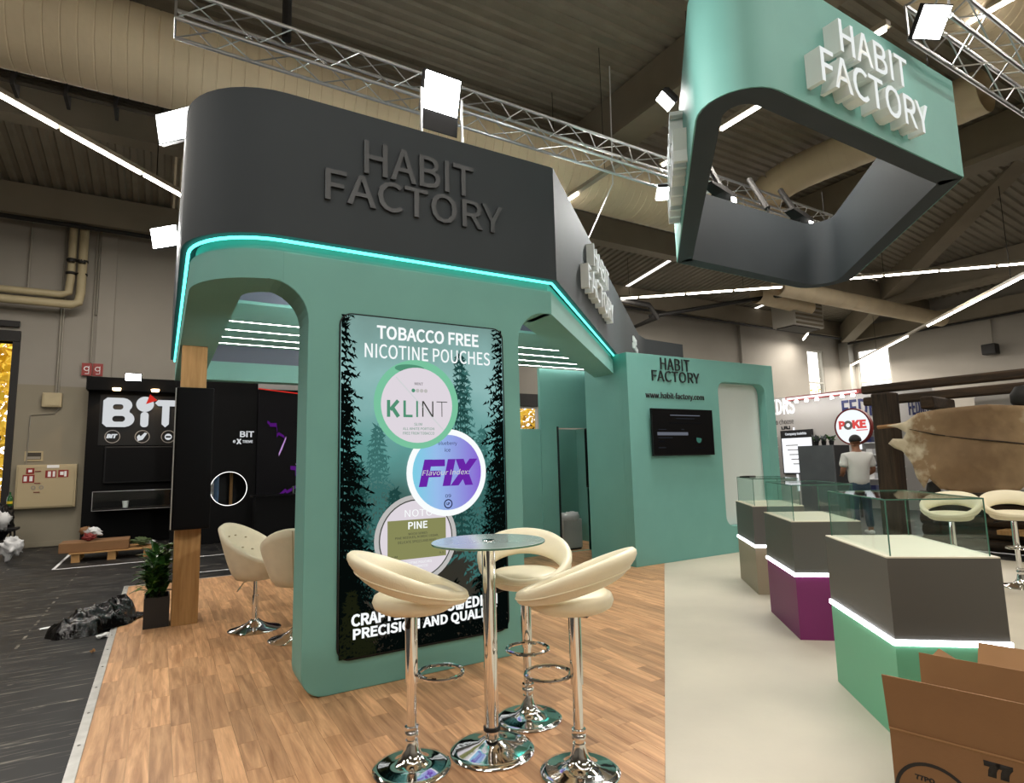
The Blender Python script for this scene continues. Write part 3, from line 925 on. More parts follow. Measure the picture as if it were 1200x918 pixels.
# middle tin
t2 = obj('pouch_tin', plate(new(), disc_pts(1.823, 1.395, .318, 48), (0, layer()-.008, 0), X, Z, .006), 'p_white', po)
obj('lid', plate(new(), disc_pts(1.823, 1.395, .275, 48), (0, layer()-.009, 0), X, Z, .002), 'fix_face', t2)
y2 = layer()-.0095
ptext('blueberry', 1.75, 1.90, 1.588, 1.622, 'p_ink', t2, y=y2); ptext('ice', 1.80, 1.845, 1.545, 1.572, 'p_ink', t2, y=y2)
FIXS = [[(1.625, 1.295, 1.67, 1.49, .062), (1.64, 1.464, 1.80, 1.464, .05), (1.63, 1.385, 1.765, 1.385, .046)], [(1.81, 1.295, 1.855, 1.49, .062)], [(1.875, 1.295, 2.035, 1.49, .066), (1.92, 1.49, 1.995, 1.295, .066)]]
ptext('Flavour Index:', 1.62, 2.0, 1.375, 1.415, 'p_grey', t2, .0, .2, y=y2-.0008); ptext('09', 1.80, 1.845, 1.21, 1.235, 'p_ink', t2, y=y2)
obj('emblem', ring_plate(new(), 1.823, 1.165, .026, .034, (0, y2, 0), X, Z, .0006, 24), 'p_ink', t2); ptext('LP', 1.81, 1.836, 1.156, 1.176, 'p_ink', t2, .02, y=y2)
# upper tin
t1 = obj('pouch_tin', plate(new(), disc_pts(1.588, 1.892, .324, 48), (0, layer()-.012, 0), X, Z, .006), 'p_mint', po)
obj('lid_catch', plate(new(), [(1.53+.115*math.cos(R(a)), 2.15+.03*math.sin(R(a))) for a in range(0, 360, 20)], (0, layer()-.0125, 0), X, Z, .001), 'p_mint_d', t1)
obj('lid', plate(new(), disc_pts(1.588, 1.885, .274, 48), (0, layer()-.013, 0), X, Z, .002), 'p_lid', t1)
y1 = layer()-.0136
obj('lid_crease', plate(new(), [(1.42, 2.08), (1.428, 2.085), (1.79, 1.71), (1.782, 1.705)], (0, y1, 0), X, Z, .0005), 'p_grey', t1)
def strokes(segs, m, par, y, sh=0.):
    bm = new()
    for x0, z0, x1, z1, w in segs:
        a, b = Vector((x0, 0, z0)), Vector((x1, 0, z1)); n = Vector((-(b-a).z, 0, (b-a).x)).normalized()*w/2
        if sh: n = Vector((w/2, 0, 0)) if abs(x1-x0) < abs(z1-z0)*3 else n
        bm.faces.new([bm.verts.new(p+Vector((0, y, 0))) for p in (a-n, b-n, b+n, a+n)])
    for f in bm.faces:
        f.normal_update()
        if f.normal.y > 0: f.normal_flip()
    me = bpy.data.meshes.new('lettering'); bm.to_mesh(me); bm.free(); me.materials.append(MATS[m])
    o = bpy.data.objects.new('lettering', me); COL.objects.link(o); o.parent = par
for sg_ in FIXS: strokes(sg_, 'p_violet', t2, y2, .2)
strokes([(1.369, 1.795, 1.369, 1.915, .024), (1.381, 1.845, 1.440, 1.913, .026), (1.395, 1.865, 1.442, 1.797, .028)], 'p_mint_d', t1, y1)
strokes([(1.488, 1.795, 1.488, 1.915, .019), (1.48, 1.804, 1.548, 1.804, .018)], 'p_mint_d', t1, y1)
strokes([(1.583, 1.797, 1.583, 1.915, .014)], 'p_mint_d', t1, y1)
strokes([(1.627, 1.80, 1.627, 1.915, .010), (1.630, 1.913, 1.702, 1.802, .011), (1.705, 1.80, 1.705, 1.915, .010)], 'p_text', t1, y1)
strokes([(1.778, 1.802, 1.778, 1.915, .006), (1.735, 1.912, 1.822, 1.912, .006)], 'p_text', t1, y1)
ptext('MINT', 1.565, 1.63, 2.03, 2.05, 'p_text', t1, y=y1)
for i in range(4): obj('strength_dot', plate(new(), disc_pts(1.555+i*.032, 1.99, .014, 16), (0, y1, 0), X, Z, .0005), 'p_mint_d' if i == 0 else 'p_rim', t1)
ptext('SLIM', 1.56, 1.62, 1.735, 1.755, 'p_mint_d', t1, y=y1); ptext('ALL WHITE PORTION', 1.475, 1.715, 1.703, 1.722, 'p_mint_d', t1, y=y1); ptext('FREE FROM TOBACCO', 1.475, 1.715, 1.67, 1.69, 'p_mint_d', t1, y=y1)
yt = layer()-.002
ptext('TOBACCO FREE', 1.287, 2.100, 2.352, 2.452, 'p_white', po, .010, y=yt, name='headline'); ptext('NICOTINE POUCHES', 1.20, 2.198, 2.212, 2.316, 'p_white', po, .003, y=yt, name='headline')
ptext('CRAFTED WITH SWEDISH', 1.118, 2.218, .405, .485, 'p_white', po, .016, y=yt, name='slogan'); ptext('PRECISION AND QUALITY', 1.130, 2.216, .308, .392, 'p_white', po, .016, y=yt, name='slogan')

# ------------------------------------------------------------------ hanging sign
sg = thing('hanging_sign', (6.3, 3.9, 4.09), 'large hanging teal ring sign with white lettering over the showcases', 'sign')
quad = [(2.973, 2.41), (6.60, 2.40), (9.58, 5.47), (5.92, 5.48)]
rad = [.34, .03, .45, .03]
so = round_poly(quad, rad, 10)
def inset(d):
    q = offset_path(so, d, True)
    c = Vector((6.27, 3.94))
    if (Vector(q[0])-c).length > (Vector(so[0])-c).length: q = offset_path(so, -d, True)
    return q
SB, ST = 4.09, 5.09
skin_ = obj('outer_skin', wall_path(new(), so, inset(.012), SB+.004, ST, True), 'teal', sg, smooth=35)
obj('inner_frame', wall_path(new(), inset(.013), inset(.20), SB, ST-.005, True), 'slate', sg, smooth=35)
block_letters('HABIT', 1.02, .275, (4.395, 2.405, 4.55), X, Z, .125, skin_, .004)
block_letters('FACTORY', 1.60, .285, (4.105, 2.405, 4.205), X, Z, .125, skin_, .004)
dl = (Vector((5.92, 5.48, 0))-Vector((2.973, 2.41, 0))).normalized()
nl = Vector((-dl.y, dl.x, 0))
A_ = Vector((5.92, 5.48, 0))
block_letters('HABIT', 1.02, .275, A_ - dl*1.4 + Vector((0, 0, 4.55)) + nl*.001, -dl, Z, .125, skin_, .004)
block_letters('FACTORY', 1.60, .285, A_ - dl*1.1 + Vector((0, 0, 4.205)) + nl*.001, -dl, Z, .125, skin_, .004)
for q in ((6.05, 5.35), (9.2, 5.3), (6.5, 2.55), (3.4, 2.6)):
    obj('hanger', tube(new(), [(q[0], q[1], ST-.1), (q[0], q[1], 5.75)], .006, 6), 'dark_iron', sg)

# ------------------------------------------------------------------ bar stools
def flared_base(bm, r, n=40):
    return lathe(bm, [(0, 0), (r*.98, 0), (r, .004), (r*.985, .011), (r*.84, .016), (r*.60, .023), (r*.40, .036), (r*.27, .058), (r*.19, .092), (.030, .13), (0, .13)], n)
def make_stool(loc, rz, label, seat_z=.80):
    """front of the stool looks along local +y"""
    t = thing('bar_stool', loc, label, 'stool', 'cream bar stools', rz)
    obj('base', flared_base(new(), .19), 'chrome', t, smooth=60, world=False)
    po_ = obj('pole', lathe(new(), [(.024, .12), (.024, .41), (.0, .41)], 24), 'chrome', t, smooth=True, world=False)
    obj('collar', lathe(new(), [(.024, .15), (.034, .152), (.034, .168), (.03, .172), (.034, .176), (.034, .192), (.024, .194)], 24), 'chrome', po_, smooth=50, world=False)
    obj('upper_sleeve', lathe(new(), [(0, .395), (.031, .395), (.031, .40), (.031, seat_z-.07), (0, seat_z-.07)], 24), 'chrome', t, smooth=True, world=False)
    pts = []
    for k in range(28):
        a = math.pi*2*k/28
        pts.append((.115*math.sin(a), .145-.115*math.cos(a)*.95, .425))
    obj('footrest', tube(new(), pts, .010, 8, closed=True), 'chrome', t, smooth=True, world=False)
    obj('gas_lever', tube(new(), [(.02, 0, seat_z-.075), (.12, -.02, seat_z-.085), (.17, -.03, seat_z-.10)], [.006, .007, .012], 8), 'black_satin', t, smooth=True, world=False)
    obj('seat_plate', bx(-.09, .09, -.09, .09, seat_z-.075, seat_z-.055), 'black_metal', t, world=False)
    # seat cushion
    bm = new()
    prof = [(0, -.066), (.10, -.066), (.165, -.062), (.200, -.042), (.211, -.014), (.202, .012), (.178, .026), (.12, .032), (0, .034)]
    lathe(bm, [(r, z+seat_z) for r, z in prof], 36)
    for v in bm.verts: v.co.y = v.co.y*1.0+.02
    obj('seat', bm, 'cream_leather', t, smooth='all', world=False)
    # wrap-around back: a tilted oval hoop, broad behind and thin at the front
    rings = []
    N = 56
    for k in range(N):
        a = 2*math.pi*k/N
        b = (1-math.cos(a))/2                      # 0 at the front, 1 behind
        rx, ry = .235+.015*b, .255
        cx, cy = rx*math.sin(a), .005+ry*math.cos(a)
        zc = seat_z-.006+.168*b**1.15
        h = .026+.062*b**1.1                       # half height of the band
        th = .026+.006*b                           # half thickness
        rad_ = Vector((cx/rx, cy/ry, 0)).normalized()
        tilt = R(28)*b+R(10)
        e1 = (Z*math.cos(tilt) + rad_*math.sin(tilt))
        e2 = (rad_*math.cos(tilt) - Z*math.sin(tilt))
        rings.append([Vector((cx, cy, zc)) + e1*(h*math.copysign(abs(math.sin(q))**.75, math.sin(q))) + e2*(th*math.copysign(abs(math.cos(q))**.8, math.cos(q))) for q in [2*math.pi*j/14 for j in range(14)]])
    hoop = obj('backrest', loft(new(), rings, closed=True), 'cream_leather', t, smooth='all', world=False)
    sp = []
    for k in range(N):
        a = 2*math.pi*k/N; b = (1-math.cos(a))/2
        rad_ = Vector((math.sin(a), math.cos(a), 0))
        rr2 = Vector(((.235+.015*b)*math.sin(a), .005+.255*math.cos(a), seat_z-.006+.168*b**1.15))
        sp.append(rr2 + (rad_*math.cos(R(28)*b+R(10)) - Z*math.sin(R(28)*b+R(10)))*(.027+.006*b))
    obj('piping', tube(new(), sp, .0035, 6, closed=True), 'cream_leather', hoop, smooth=True, world=False)
    return t
TB = (1.509, 2.819, 0)
def face(p, q): return math.atan2(q[1]-p[1], q[0]-p[0]) - math.pi/2
SA, SBk, SC = (1.102, 2.885, 0), (1.865, 3.035, 0), (1.754, 2.407, 0)
make_stool(SA, face(SA, TB)-.12, 'cream bar stool left of the round bar table, in front of the poster')
make_stool(SBk, face(SBk, TB)+.50, 'cream bar stool behind the round bar table, seat opening towards us')
make_stool(SC, face(SC, TB)+.10, 'cream bar stool right of the bar table, nearest the pale floor')
make_stool((7.95, 2.83, 0), R(118), 'cream bar stool at the right picture edge behind the boxes', .77)
make_stool((7.48, 3.22, 0), R(104), 'cream bar stool seen through the glass of the nearest showcase', .77)

# bar table
t = thing('bar_table', TB, 'round frosted glass bar table on a chrome pole between three stools', 'table')
top = obj('table_top', lathe(new(), [(0, 1.033), (.296, 1.033), (.30, 1.036), (.30, 1.042), (.296, 1.045), (0, 1.045)], 56), 'table_glass', t, smooth=30, world=False)
obj('glass_rim', lathe(new(), [(.3003, 1.035), (.3012, 1.039), (.3003, 1.043)], 56), 'glass_edge', top, smooth=True, world=False)
obj('top_flange', lathe(new(), [(0, 1.02), (.09, 1.02), (.09, 1.032), (0, 1.032)], 32), 'chrome', t, smooth=40, world=False)
obj('centre_plug', lathe(new(), [(.035, 1.0455), (.033, 1.049), (0, 1.049)], 24), 'chrome', top, smooth=40, world=False)
obj('pole', lathe(new(), [(.036, .05), (.036, 1.02)], 32), 'chrome', t, smooth=True, world=False)
obj('pole_ring', lathe(new(), [(.036, .10), (.044, .102), (.044, .118), (.036, .12)], 32), 'black_metal', t, smooth=50, world=False)
obj('base', lathe(new(), [(0, 0), (.212, 0), (.216, .005), (.212, .013), (.18, .022), (.12, .034), (.07, .048), (.045, .064), (0, .064)], 56), 'chrome', t, smooth=50, world=False)

# ------------------------------------------------------------------ tub chairs behind the panel
def make_tub(loc, rz, label):
    t = thing('tub_chair', loc, label, 'chair', 'tufted tub chairs', rz)
    obj('base', lathe(new(), [(0, 0), (.225, 0), (.228, .004), (.21, .014), (.13, .032), (.07, .06), (.035, .09), (0, .09)], 40), 'chrome', t, smooth=60, world=False)
    obj('pole', lathe(new(), [(.028, .07), (.028, .30), (.02, .302), (.02, .47)], 20), 'chrome', t, smooth=50, world=False)
    obj('gas_lever', tube(new(), [(.03, -.02, .45), (.10, -.06, .43), (.15, -.09, .36)], .006, 6), 'chrome', t, smooth=True, world=False)
    def shell(f, inner):
        rings = []
        n = 44
        for lvl in range(9):
            u = lvl/8
            ring = []
            for k in range(n):
                a = 2*math.pi*k/n
                back = (1-math.cos(a))/2           # a = 0 front (+y)
                topz = .585+.355*back**1.1 - (.0 if not inner else .0)
                z = .455+(topz-.455)*u
                rr3 = (.17+.115*u**.6)*(1+.06*back*u)
                if inner: rr3 -= .05; z = .56+(topz-.565)*u
                ring.append((rr3*math.sin(a)*1.02, rr3*math.cos(a)-.035*back*u, z))
            rings.append(ring)
        return rings
    o_, i_ = shell(1, False), shell(1, True)
    lip = [[((a[0]+b[0])/2, (a[1]+b[1])/2, max(a[2], b[2])+.018) for a, b in zip(o_[-1], i_[-1])]]
    sh = obj('shell', loft(new(), o_ + lip + i_[::-1]), 'cream_fabric', t, smooth='all', world=False)
    bm = new(); lathe(bm, [(0, .545), (.20, .545), (.215, .565), (.20, .59), (.1, .60), (0, .60)], 32)
    obj('seat_cushion', bm, 'cream_fabric', t, smooth='all', world=False)
    obj('seam', tube(new(), [(0, -(.17+.115*u**.6)*(1+.06*u)-.035*u-.001, .455+(.94-.455)*u) for u in (0, .15, .3, .5, .7, .85, 1)], .004, 6), 'seam', sh, world=False)
    for a, u in ((-.9, .45), (-.45, .45), (0, .45), (.45, .45), (.9, .45), (-.68, .75), (-.22, .75), (.22, .75), (.68, .75)):
        aa = math.pi+a; back = (1-math.cos(aa))/2; topz = .585+.355*back**1.1
        rr3 = (.17+.115*u**.6)*(1+.06*back*u)-.052
        obj('button', lathe(new(), [(0, -.006), (.011, -.004), (.013, 0), (.009, .006), (0, .008)], 10, (rr3*math.sin(aa)*1.02, rr3*math.cos(aa)-.035*back*u, .56+(topz-.565)*u)), 'seam', sh, smooth='all', world=False)
    return t
make_tub((.80, 6.06, 0), R(-128), 'cream tufted tub chair on chrome pedestal right of the oak post')
make_tub((1.06, 5.52, 0), R(-18), 'cream tub chair half hidden behind the poster panel')

# ------------------------------------------------------------------ showcases
def make_case(loc, rz, colour, label):
    """origin = near-left bottom corner seen from the camera; local +x runs back along the aisle, +y runs to the right of it"""
    t = thing('showcase', loc, label, 'showcase', 'glass showcases', rz)
    Lx, Wy = .90, .52
    def q(a, x0, x1, y0, y1, z0, z1, m, par=t, **kw): return obj(a, bx(x0, x1, -y1, -y0, z0, z1), m, par, world=False, **kw)
    q('lower_plinth', .0, Lx, .0, Wy, 0, .485, colour)
    q('upper_plinth', .0, Lx, .0, Wy, .515, .915, 'plinth_grey')
    q('core', .012, Lx-.012, .012, Wy-.012, .485, .515, 'plinth_grey')
    bm = new()
    box(bm, -.006, Lx+.006, -.010, .010, .488, .512); box(bm, -.006, Lx+.006, -Wy-.008, -Wy+.012, .488, .512)
    box(bm, -.008, .012, -Wy, 0, .488, .512); box(bm, Lx-.012, Lx+.008, -Wy, 0, .488, .512)
    obj('light_band', bm, 'led_cool', t, world=False, label='glowing white light band')
    q('display_board', .0, Lx, .0, Wy, .915, .922, 'plinth_top')
    g0, g1, gz = .03, .03, 1.205
    th = .006
    c = thing('glass_cover', (0, 0, 0), None, None)
    c.parent = t
    def g(x0, x1, y0, y1, z0, z1): obj('pane', bx(x0, x1, -y1, -y0, z0, z1), 'glass', c, world=False)
    g(g0, Lx-g0, g1, g1+th, .922, gz); g(g0, Lx-g0, Wy-g1-th, Wy-g1, .922, gz)
    g(g0, g0+th, g1+th, Wy-g1-th, .922, gz); g(Lx-g0-th, Lx-g0, g1+th, Wy-g1-th, .922, gz)
    g(g0, Lx-g0, g1, Wy-g1, gz, gz+th)
    e = .0025
    for x in (g0, Lx-g0):
        for y in (g1, Wy-g1): obj('glass_joint', bx(x-e, x+e, -y-e, -y+e, .922, gz+th), 'glass_edge', c, world=False)
    for y in (g1, Wy-g1): obj('glass_joint', bx(g0, Lx-g0, -y-e, -y+e, gz, gz+th+.001), 'glass_edge', c, world=False)
    for x in (g0, Lx-g0): obj('glass_joint', bx(x-e, x+e, -(Wy-g1), -g1, gz, gz+th+.001), 'glass_edge', c, world=False)
    return t
RC = R(49.5)
make_case((3.225, 1.700, 0), RC, 'plinth_green', 'nearest glass showcase on a green and grey plinth, behind the boxes')
make_case((4.415, 3.045, 0), RC, 'plinth_purple', 'middle glass showcase on a purple and grey plinth')
make_case((5.495, 4.235, 0), RC, 'plinth_sand', 'farthest glass showcase on a sand and grey plinth')
tb = thing('tablet', (5.95, 4.62, 1.211), 'slim black tablet lying on the farthest showcase', 'tablet', rz=.3)
obj('housing', bx(-.10, .10, -.06, .06, .001, .016), 'black_satin', tb, world=False, bevel=.004)
obj('screen', bx(-.09, .09, -.052, .052, .0155, .017), 'black_gloss', tb, world=False)

# ------------------------------------------------------------------ cardboard boxes, lower right
def flap(bm, hinge0, hinge1, out, length, t=.005, skew=.0):
    a, b = Vector(hinge0), Vector(hinge1); d = Vector(out).normalized()
    n = (b-a).cross(d).normalized()
    s = (b-a).normalized()*skew
    q = [a, b, b+d*length-s, a+d*length+s]
    loft(bm, [[p-n*t/2 for p in q], [p+n*t/2 for p in q]])
    return bm
bxr = R(-77)                                 # direction of the printed side
ex = Vector((math.cos(bxr), math.sin(bxr), 0)); ey = Vector((-ex.y, ex.x, 0))   # ey points away from the camera
bo = Vector((2.405, 1.315, 0))
c1 = thing('cardboard_box', (2.7, 1.2, 0), 'large open cardboard box with printed side at the lower right', 'box')
BL, BW, BH = .62, .40, .425
def P(u, v, z): return bo + ex*u + ey*v + Vector((0, 0, z))
def wallq(u0, v0, u1, v1, t=.006):
    a, b = P(u0, v0, .0), P(u1, v1, .0); n = (b-a).cross(Z).normalized()
    bm = new(); loft(bm, [[a-n*t/2, b-n*t/2, b+n*t/2, a+n*t/2], [p+Vector((0, 0, BH)) for p in (a-n*t/2, b-n*t/2, b+n*t/2, a+n*t/2)]])
    return bm
sd = obj('side', wallq(0, 0, BL, 0), 'card', c1)
for w in ((BL, 0, BL, BW), (BL, BW, 0, BW), (0, BW, 0, 0)): obj('side', wallq(*w), 'card', c1)
obj('bottom', loft(new(), [[P(u, v, .003) for u, v in ((0, 0), (BL, 0), (BL, BW), (0, BW))], [P(u, v, .009) for u, v in ((0, 0), (BL, 0), (BL, BW), (0, BW))]]), 'card_in', c1)
obj('flap', flap(new(), P(-.004, 0, BH), P(BL, 0, BH), -ey*.16+Z, .20), 'card', c1)
obj('crease', tube(new(), [P(-.003, -.004, BH), P(BL, -.004, BH)], .004, 6), 'card_in', c1)
obj('flap', flap(new(), P(.02, BW, BH), P(BL, BW, BH), ey*.06+Z, .18), 'card_in', c1)
obj('flap', flap(new(), P(0, BW*.98, BH), P(0, .02, BH), ex*.12-Z, .16, skew=.02), 'card_in', c1)
obj('flap', flap(new(), P(BL, BW*.98, BH), P(BL, .02, BH), ex*.6+Z*.5, .16), 'card_in', c1)
obj('print_mark', to_plane(text_fit('77', .078, .05, .05), P(.275, -.0035, .350), ex, Z, .0006), 'ink', sd)
bm = new(); ring_plate(bm, .122, .212, .112, .124, P(0, -.0042, 0), ex, Z, .0006, 40); obj('print_mark', bm, 'ink', sd)
obj('print_mark', to_plane(text_fit('77PO', .06, .018, .02), P(.066, -.0036, .268), ex, Z, .0006), 'ink', sd)
c2 = thing('cardboard_box', (3.2, 1.05, 0), 'second cardboard box with raised flaps behind the printed box', 'box')
bo = Vector((2.93, 1.30, 0)); BL, BW, BH = .6, .38, .43
for w in ((0, 0, BL, 0), (BL, 0, BL, BW), (BL, BW, 0, BW), (0, BW, 0, 0)): obj('side', wallq(*w), 'card', c2)
obj('flap', flap(new(), P(0, BW, BH), P(BL, BW, BH), ey*.7+Z*.75, .15), 'card_in', c2)
obj('flap', flap(new(), P(0, .02, BH), P(BL, .02, BH), -ey*.75+Z*.18, .15), 'card', c2)
obj('flap', flap(new(), P(0, BW*.98, BH), P(0, .02, BH), -ex*.8+Z*.45, .16), 'card_in', c2)
obj('packing_strap', tube(new(), [P(.08, .05, BH+.05), P(.3, .12, BH+.1), P(.55, .2, BH+.07)], .008, 6), 'black_satin', c2, smooth=True)

# ------------------------------------------------------------------ planter
pl = thing('planter', (.04, 6.8, 0), 'dark grey box planter with leafy plant beside the oak post', 'planter')
bm = new()
for a in ((-.085, .125, 6.66, 6.672), (-.085, .125, 6.95, 6.962), (-.085, -.073, 6.672, 6.95), (.113, .125, 6.672, 6.95)): box(bm, *a, 0, .275)
obj('box', bm, 'planter', pl)
obj('soil', bx(-.073, .113, 6.672, 6.95, .02, .235), 'soil', pl)
pt = thing('leafy_plant', (.02, 6.8, .235), 'dense green leafy plant growing in the dark box planter', 'plant')
rp_ = random.Random(9)
leafm = []
for kk in range(3):
    bm = new(); L, w = .19, .036
    ctr = [(0, 0), (.25, .010), (.5, .012), (.75, 0), (1, -.03)]
    rows = []
    for u, dz in ctr:
        ww = w*math.sin(math.pi*min(1, .12+u*.88))**.8 if u < 1 else .001
        rows.append([bm.verts.new((-ww, u*L, dz+.008)), bm.verts.new((0, u*L, dz)), bm.verts.new((ww, u*L, dz+.008))])
    for a, b in zip(rows, rows[1:]):
        for j in range(2): bm.faces.new((a[j], a[j+1], b[j+1], b[j]))
    me = bpy.data.meshes.new('leaf'); bm.to_mesh(me); bm.free()
    me.materials.append(MATS['leaf' if kk else 'leaf_light'])
    me.polygons.foreach_set('use_smooth', [True]*len(me.polygons))
    leafm.append(me)
nl_ = 0
for si in range(12):
    sx, sy = rp_.uniform(-.06, .075), rp_.uniform(6.70, 6.90)
    hh = rp_.uniform(.26, .50)
    tipx, tipy = sx+rp_.uniform(-.05, .05), sy+rp_.uniform(-.05, .05)
    obj('stem', tube(new(), [(sx, sy, .23), ((sx+tipx)/2, (sy+tipy)/2, .23+hh*.5), (tipx, tipy, .23+hh)], .004, 5), 'stem', pt)
    for j in range(22):
        u = .15+.85*j/21
        o = bpy.data.objects.new('leaf', leafm[rp_.choice((0, 1, 1, 2, 2))])
        COL.objects.link(o); o.parent = pt
        p = Vector((sx+(tipx-sx)*u, sy+(tipy-sy)*u, .23+hh*u))
        s = rp_.uniform(.55, 1.0)
        mw = Matrix.Translation(p) @ Matrix.Rotation(rp_.uniform(0, 6.28), 4, 'Z') @ Matrix.Rotation(R(rp_.uniform(5, 65)), 4, 'X') @ Matrix.Diagonal((s, s, s, 1))
        o.matrix_basis = pt.matrix_basis.inverted() @ mw

# ------------------------------------------------------------------ litter on the black floor
from mathutils import noise as NZ
def crumple(name, c, r, m, seed, label, cat, squash=(1, 1, 1), amp=.25, group=None, sub=4, parent=None):
    bm = new(); bmesh.ops.create_icosphere(bm, subdivisions=sub, radius=1)
    q = random.Random(seed)
    dirs = [(Vector((q.gauss(0, 1), q.gauss(0, 1), q.gauss(0, 1))).normalized(), q.uniform(-.2, .7), q.uniform(.4, 1)) for _ in range(70)]
    for v in bm.verts:
        p = v.co.copy(); s = 1.0
        for d, th, w in dirs:
            e = p.dot(d)-th
            s -= amp*.12*abs(math.sin(e*7))*w if e > 0 else 0
        q3 = p*2.1+Vector((seed*3.7, 0, 0))
        s *= 1+amp*1.1*((1-abs(NZ.noise(q3)))**2-.55)+amp*.5*((1-abs(NZ.noise(q3*2.4)))**2-.5)
        v.co = p*max(.35, s)
    for v in bm.verts:
        v.co = Vector((c[0]+v.co.x*r*squash[0], c[1]+v.co.y*r*squash[1], max(FL+.001, c[2]+v.co.z*r*squash[2])))
    return obj(name, bm, m, parent, smooth='all', label=label, cat=cat, group=group)
bag = thing('rubbish_bag', (-.5, 6.8, 0), 'crumpled glossy black plastic sheet lying beside the floor edge', 'plastic sheet')
from mathutils import noise as NZ
def sheet(name, a, b, width, height, m, seed, parent=None, nu=90, nv=54):
    """crumpled film lying on the floor between a and b: sharp ridged folds"""
    a, b = Vector(a), Vector(b); L = (b-a).length; d = (b-a).normalized(); n = Vector((-d.y, d.x, 0))
    bm = new(); g = []
    for i in range(nu):
        row = []
        for j in range(nv):
            u, v = i/(nu-1), j/(nv-1)
            ang = math.atan2(v-.5, u-.5); rr4 = math.hypot(u-.5, v-.5)*2
            edge = .80+.16*NZ.noise(Vector((math.cos(ang)*1.7, math.sin(ang)*1.7, seed)))
            f = max(0., 1-(rr4/edge)**3)
            p = Vector((u*L*4.2, v*width*4.2, seed))
            w1 = 1-abs(NZ.noise(p)); w2 = 1-abs(NZ.noise(p*2.3)); w3 = 1-abs(NZ.noise(p*5.1))
            h = height*f**.35*(.20+.50*w1**3*(.45+.55*u)+.22*w2**2+.05*w3) if f > 0 else 0
            k = 1+.05*NZ.noise(p*3)
            row.append(bm.verts.new(a + d*(u*L*k) + n*((v-.5)*width*k) + Vector((0, 0, FL+.001+h))))
        g.append(row)
    for i in range(nu-1):
        for j in range(nv-1):
            q = (g[i][j], g[i+1][j], g[i+1][j+1], g[i][j+1])
            if max(x.co.z for x in q) > FL+.004: bm.faces.new(q)
    for v in [v for v in bm.verts if not v.link_faces]: bm.verts.remove(v)
    return obj(name, bm, m, parent, smooth='all')
sheet('film', (-.86, 6.72, 0), (-.14, 7.42, 0), .62, .27, 'plastic_black', 3.3, bag)
sheet('film_fold', (-.52, 6.86, .03), (-.16, 7.46, .03), .34, .28, 'plastic_black', 8.1, bag)
def scrap(c, w, h, rz, m, label, tilt=.1):
    bm = new(); n = 5
    q = random.Random(int(c[0]*100))
    g = [[bm.verts.new((w*(i/(n-1)-.5)+q.uniform(-.1, .1)*w, h*(j/(n-1)-.5)+q.uniform(-.1, .1)*h, .002+q.random()*tilt*.1)) for j in range(n)] for i in range(n)]
    for i in range(n-1):
        for j in range(n-1): bm.faces.new((g[i][j], g[i+1][j], g[i+1][j+1], g[i][j+1]))
    o = obj('paper_scrap', bm, m, label=label, cat='scrap', group='paper scraps on the black floor')
    o.location = (c[0], c[1], FL+.001); o.rotation_euler.z = rz
    sl = o.modifiers.new('thickness', 'SOLIDIFY'); sl.thickness = .002
scrap((-.86, 7.35), .14, .05, .3, 'print_white', 'white paper scrap left of the black plastic sheet')
scrap((-.38, 6.62), .11, .05, .5, 'print_white', 'pale scrap between the black plastic and the floor edge', .4)
scrap((-.42, 6.1), .03, .03, .5, 'card_in', 'tiny crumb beside the aluminium edging strip', .4)
# clear plastic and coat at the far left
cp = thing('plastic_bag', (-2.3, 13.0, 0), 'heap of clear white plastic film at the left edge', 'plastic film')
crumple('film', (-2.08, 13.0, .28), .42, 'plastic_clear', 5, None, None, (1, .8, .9), .5, parent=cp)
crumple('film', (-2.25, 13.15, .72), .32, 'plastic_clear', 6, None, None, (.8, .8, 1), .5, parent=cp)
crumple('dark_coat', (-2.52, 14.5, .62), .36, 'black_satin', 8, 'dark coat draped over a chair near the fire cabinet', 'coat', (.75, .8, 1.4), .3)
ch = thing('folding_chair', (-2.15, 14.2, 0), 'small dark chair leg frame under the coat', 'chair')
for x, y in ((-2.25, 14.0), (-2.25, 14.35), (-2.65, 14.0)): obj('leg', tube(new(), [(x, y, FL), (x-.05, y+.02, .5)], .018, 6), 'dark_iron', ch)
obj('seat', bx(-2.75, -2.22, 13.95, 14.4, .46, .50), 'black_satin', ch)
# pallet with boxes
pa = thing('pallet', (-.75, 12.7, 0), 'low wooden pallet on the floor before the black booth', 'pallet')
for i in range(5): obj('deck_board', bx(-1.25, -.05, 12.35+i*.17, 12.47+i*.17, .125, .145), 'pallet', pa)
for x in (-1.22, -.72, -.2):
    for y in (12.38, 12.72, 13.03): obj('block', bx(x, x+.12, y, y+.1, FL, .125), 'pallet', pa)
lb = obj('flat_box', bx(-1.4, -.42, 12.4, 12.95, .148, .31), 'card', label='flat cardboard box lying on the pallet', cat='box', bevel=.01)
crumple('red_white_bag', (-.95, 12.7, .46), .28, 'plastic_clear', 12, 'white wrapping bundle on the flat cardboard box', 'bundle', (1, .8, .7), .5)
crumple('brown_paper', (-1.1, 12.85, .47), .2, 'card', 13, 'crumpled brown paper behind the white bundle', 'paper', (1, .8, .9), .5)
crumple('red_wrap', (-.99, 12.5, .37), .19, 'brown_red', 14, 'small red wrapper in front of the white bundle', 'wrapper', (1.2, .6, .7), .5)
crumple('green_sack', (-.24, 12.6, .24), .22, 'stem', 15, 'olive green sack on the right of the pallet', 'sack', (1.3, 1, .5), .4)
crumple('white_sheet', (-.16, 12.85, .20), .2, 'plastic_clear', 16, 'white sheet folded behind the olive sack', 'sheet', (1.4, .8, .4), .4)
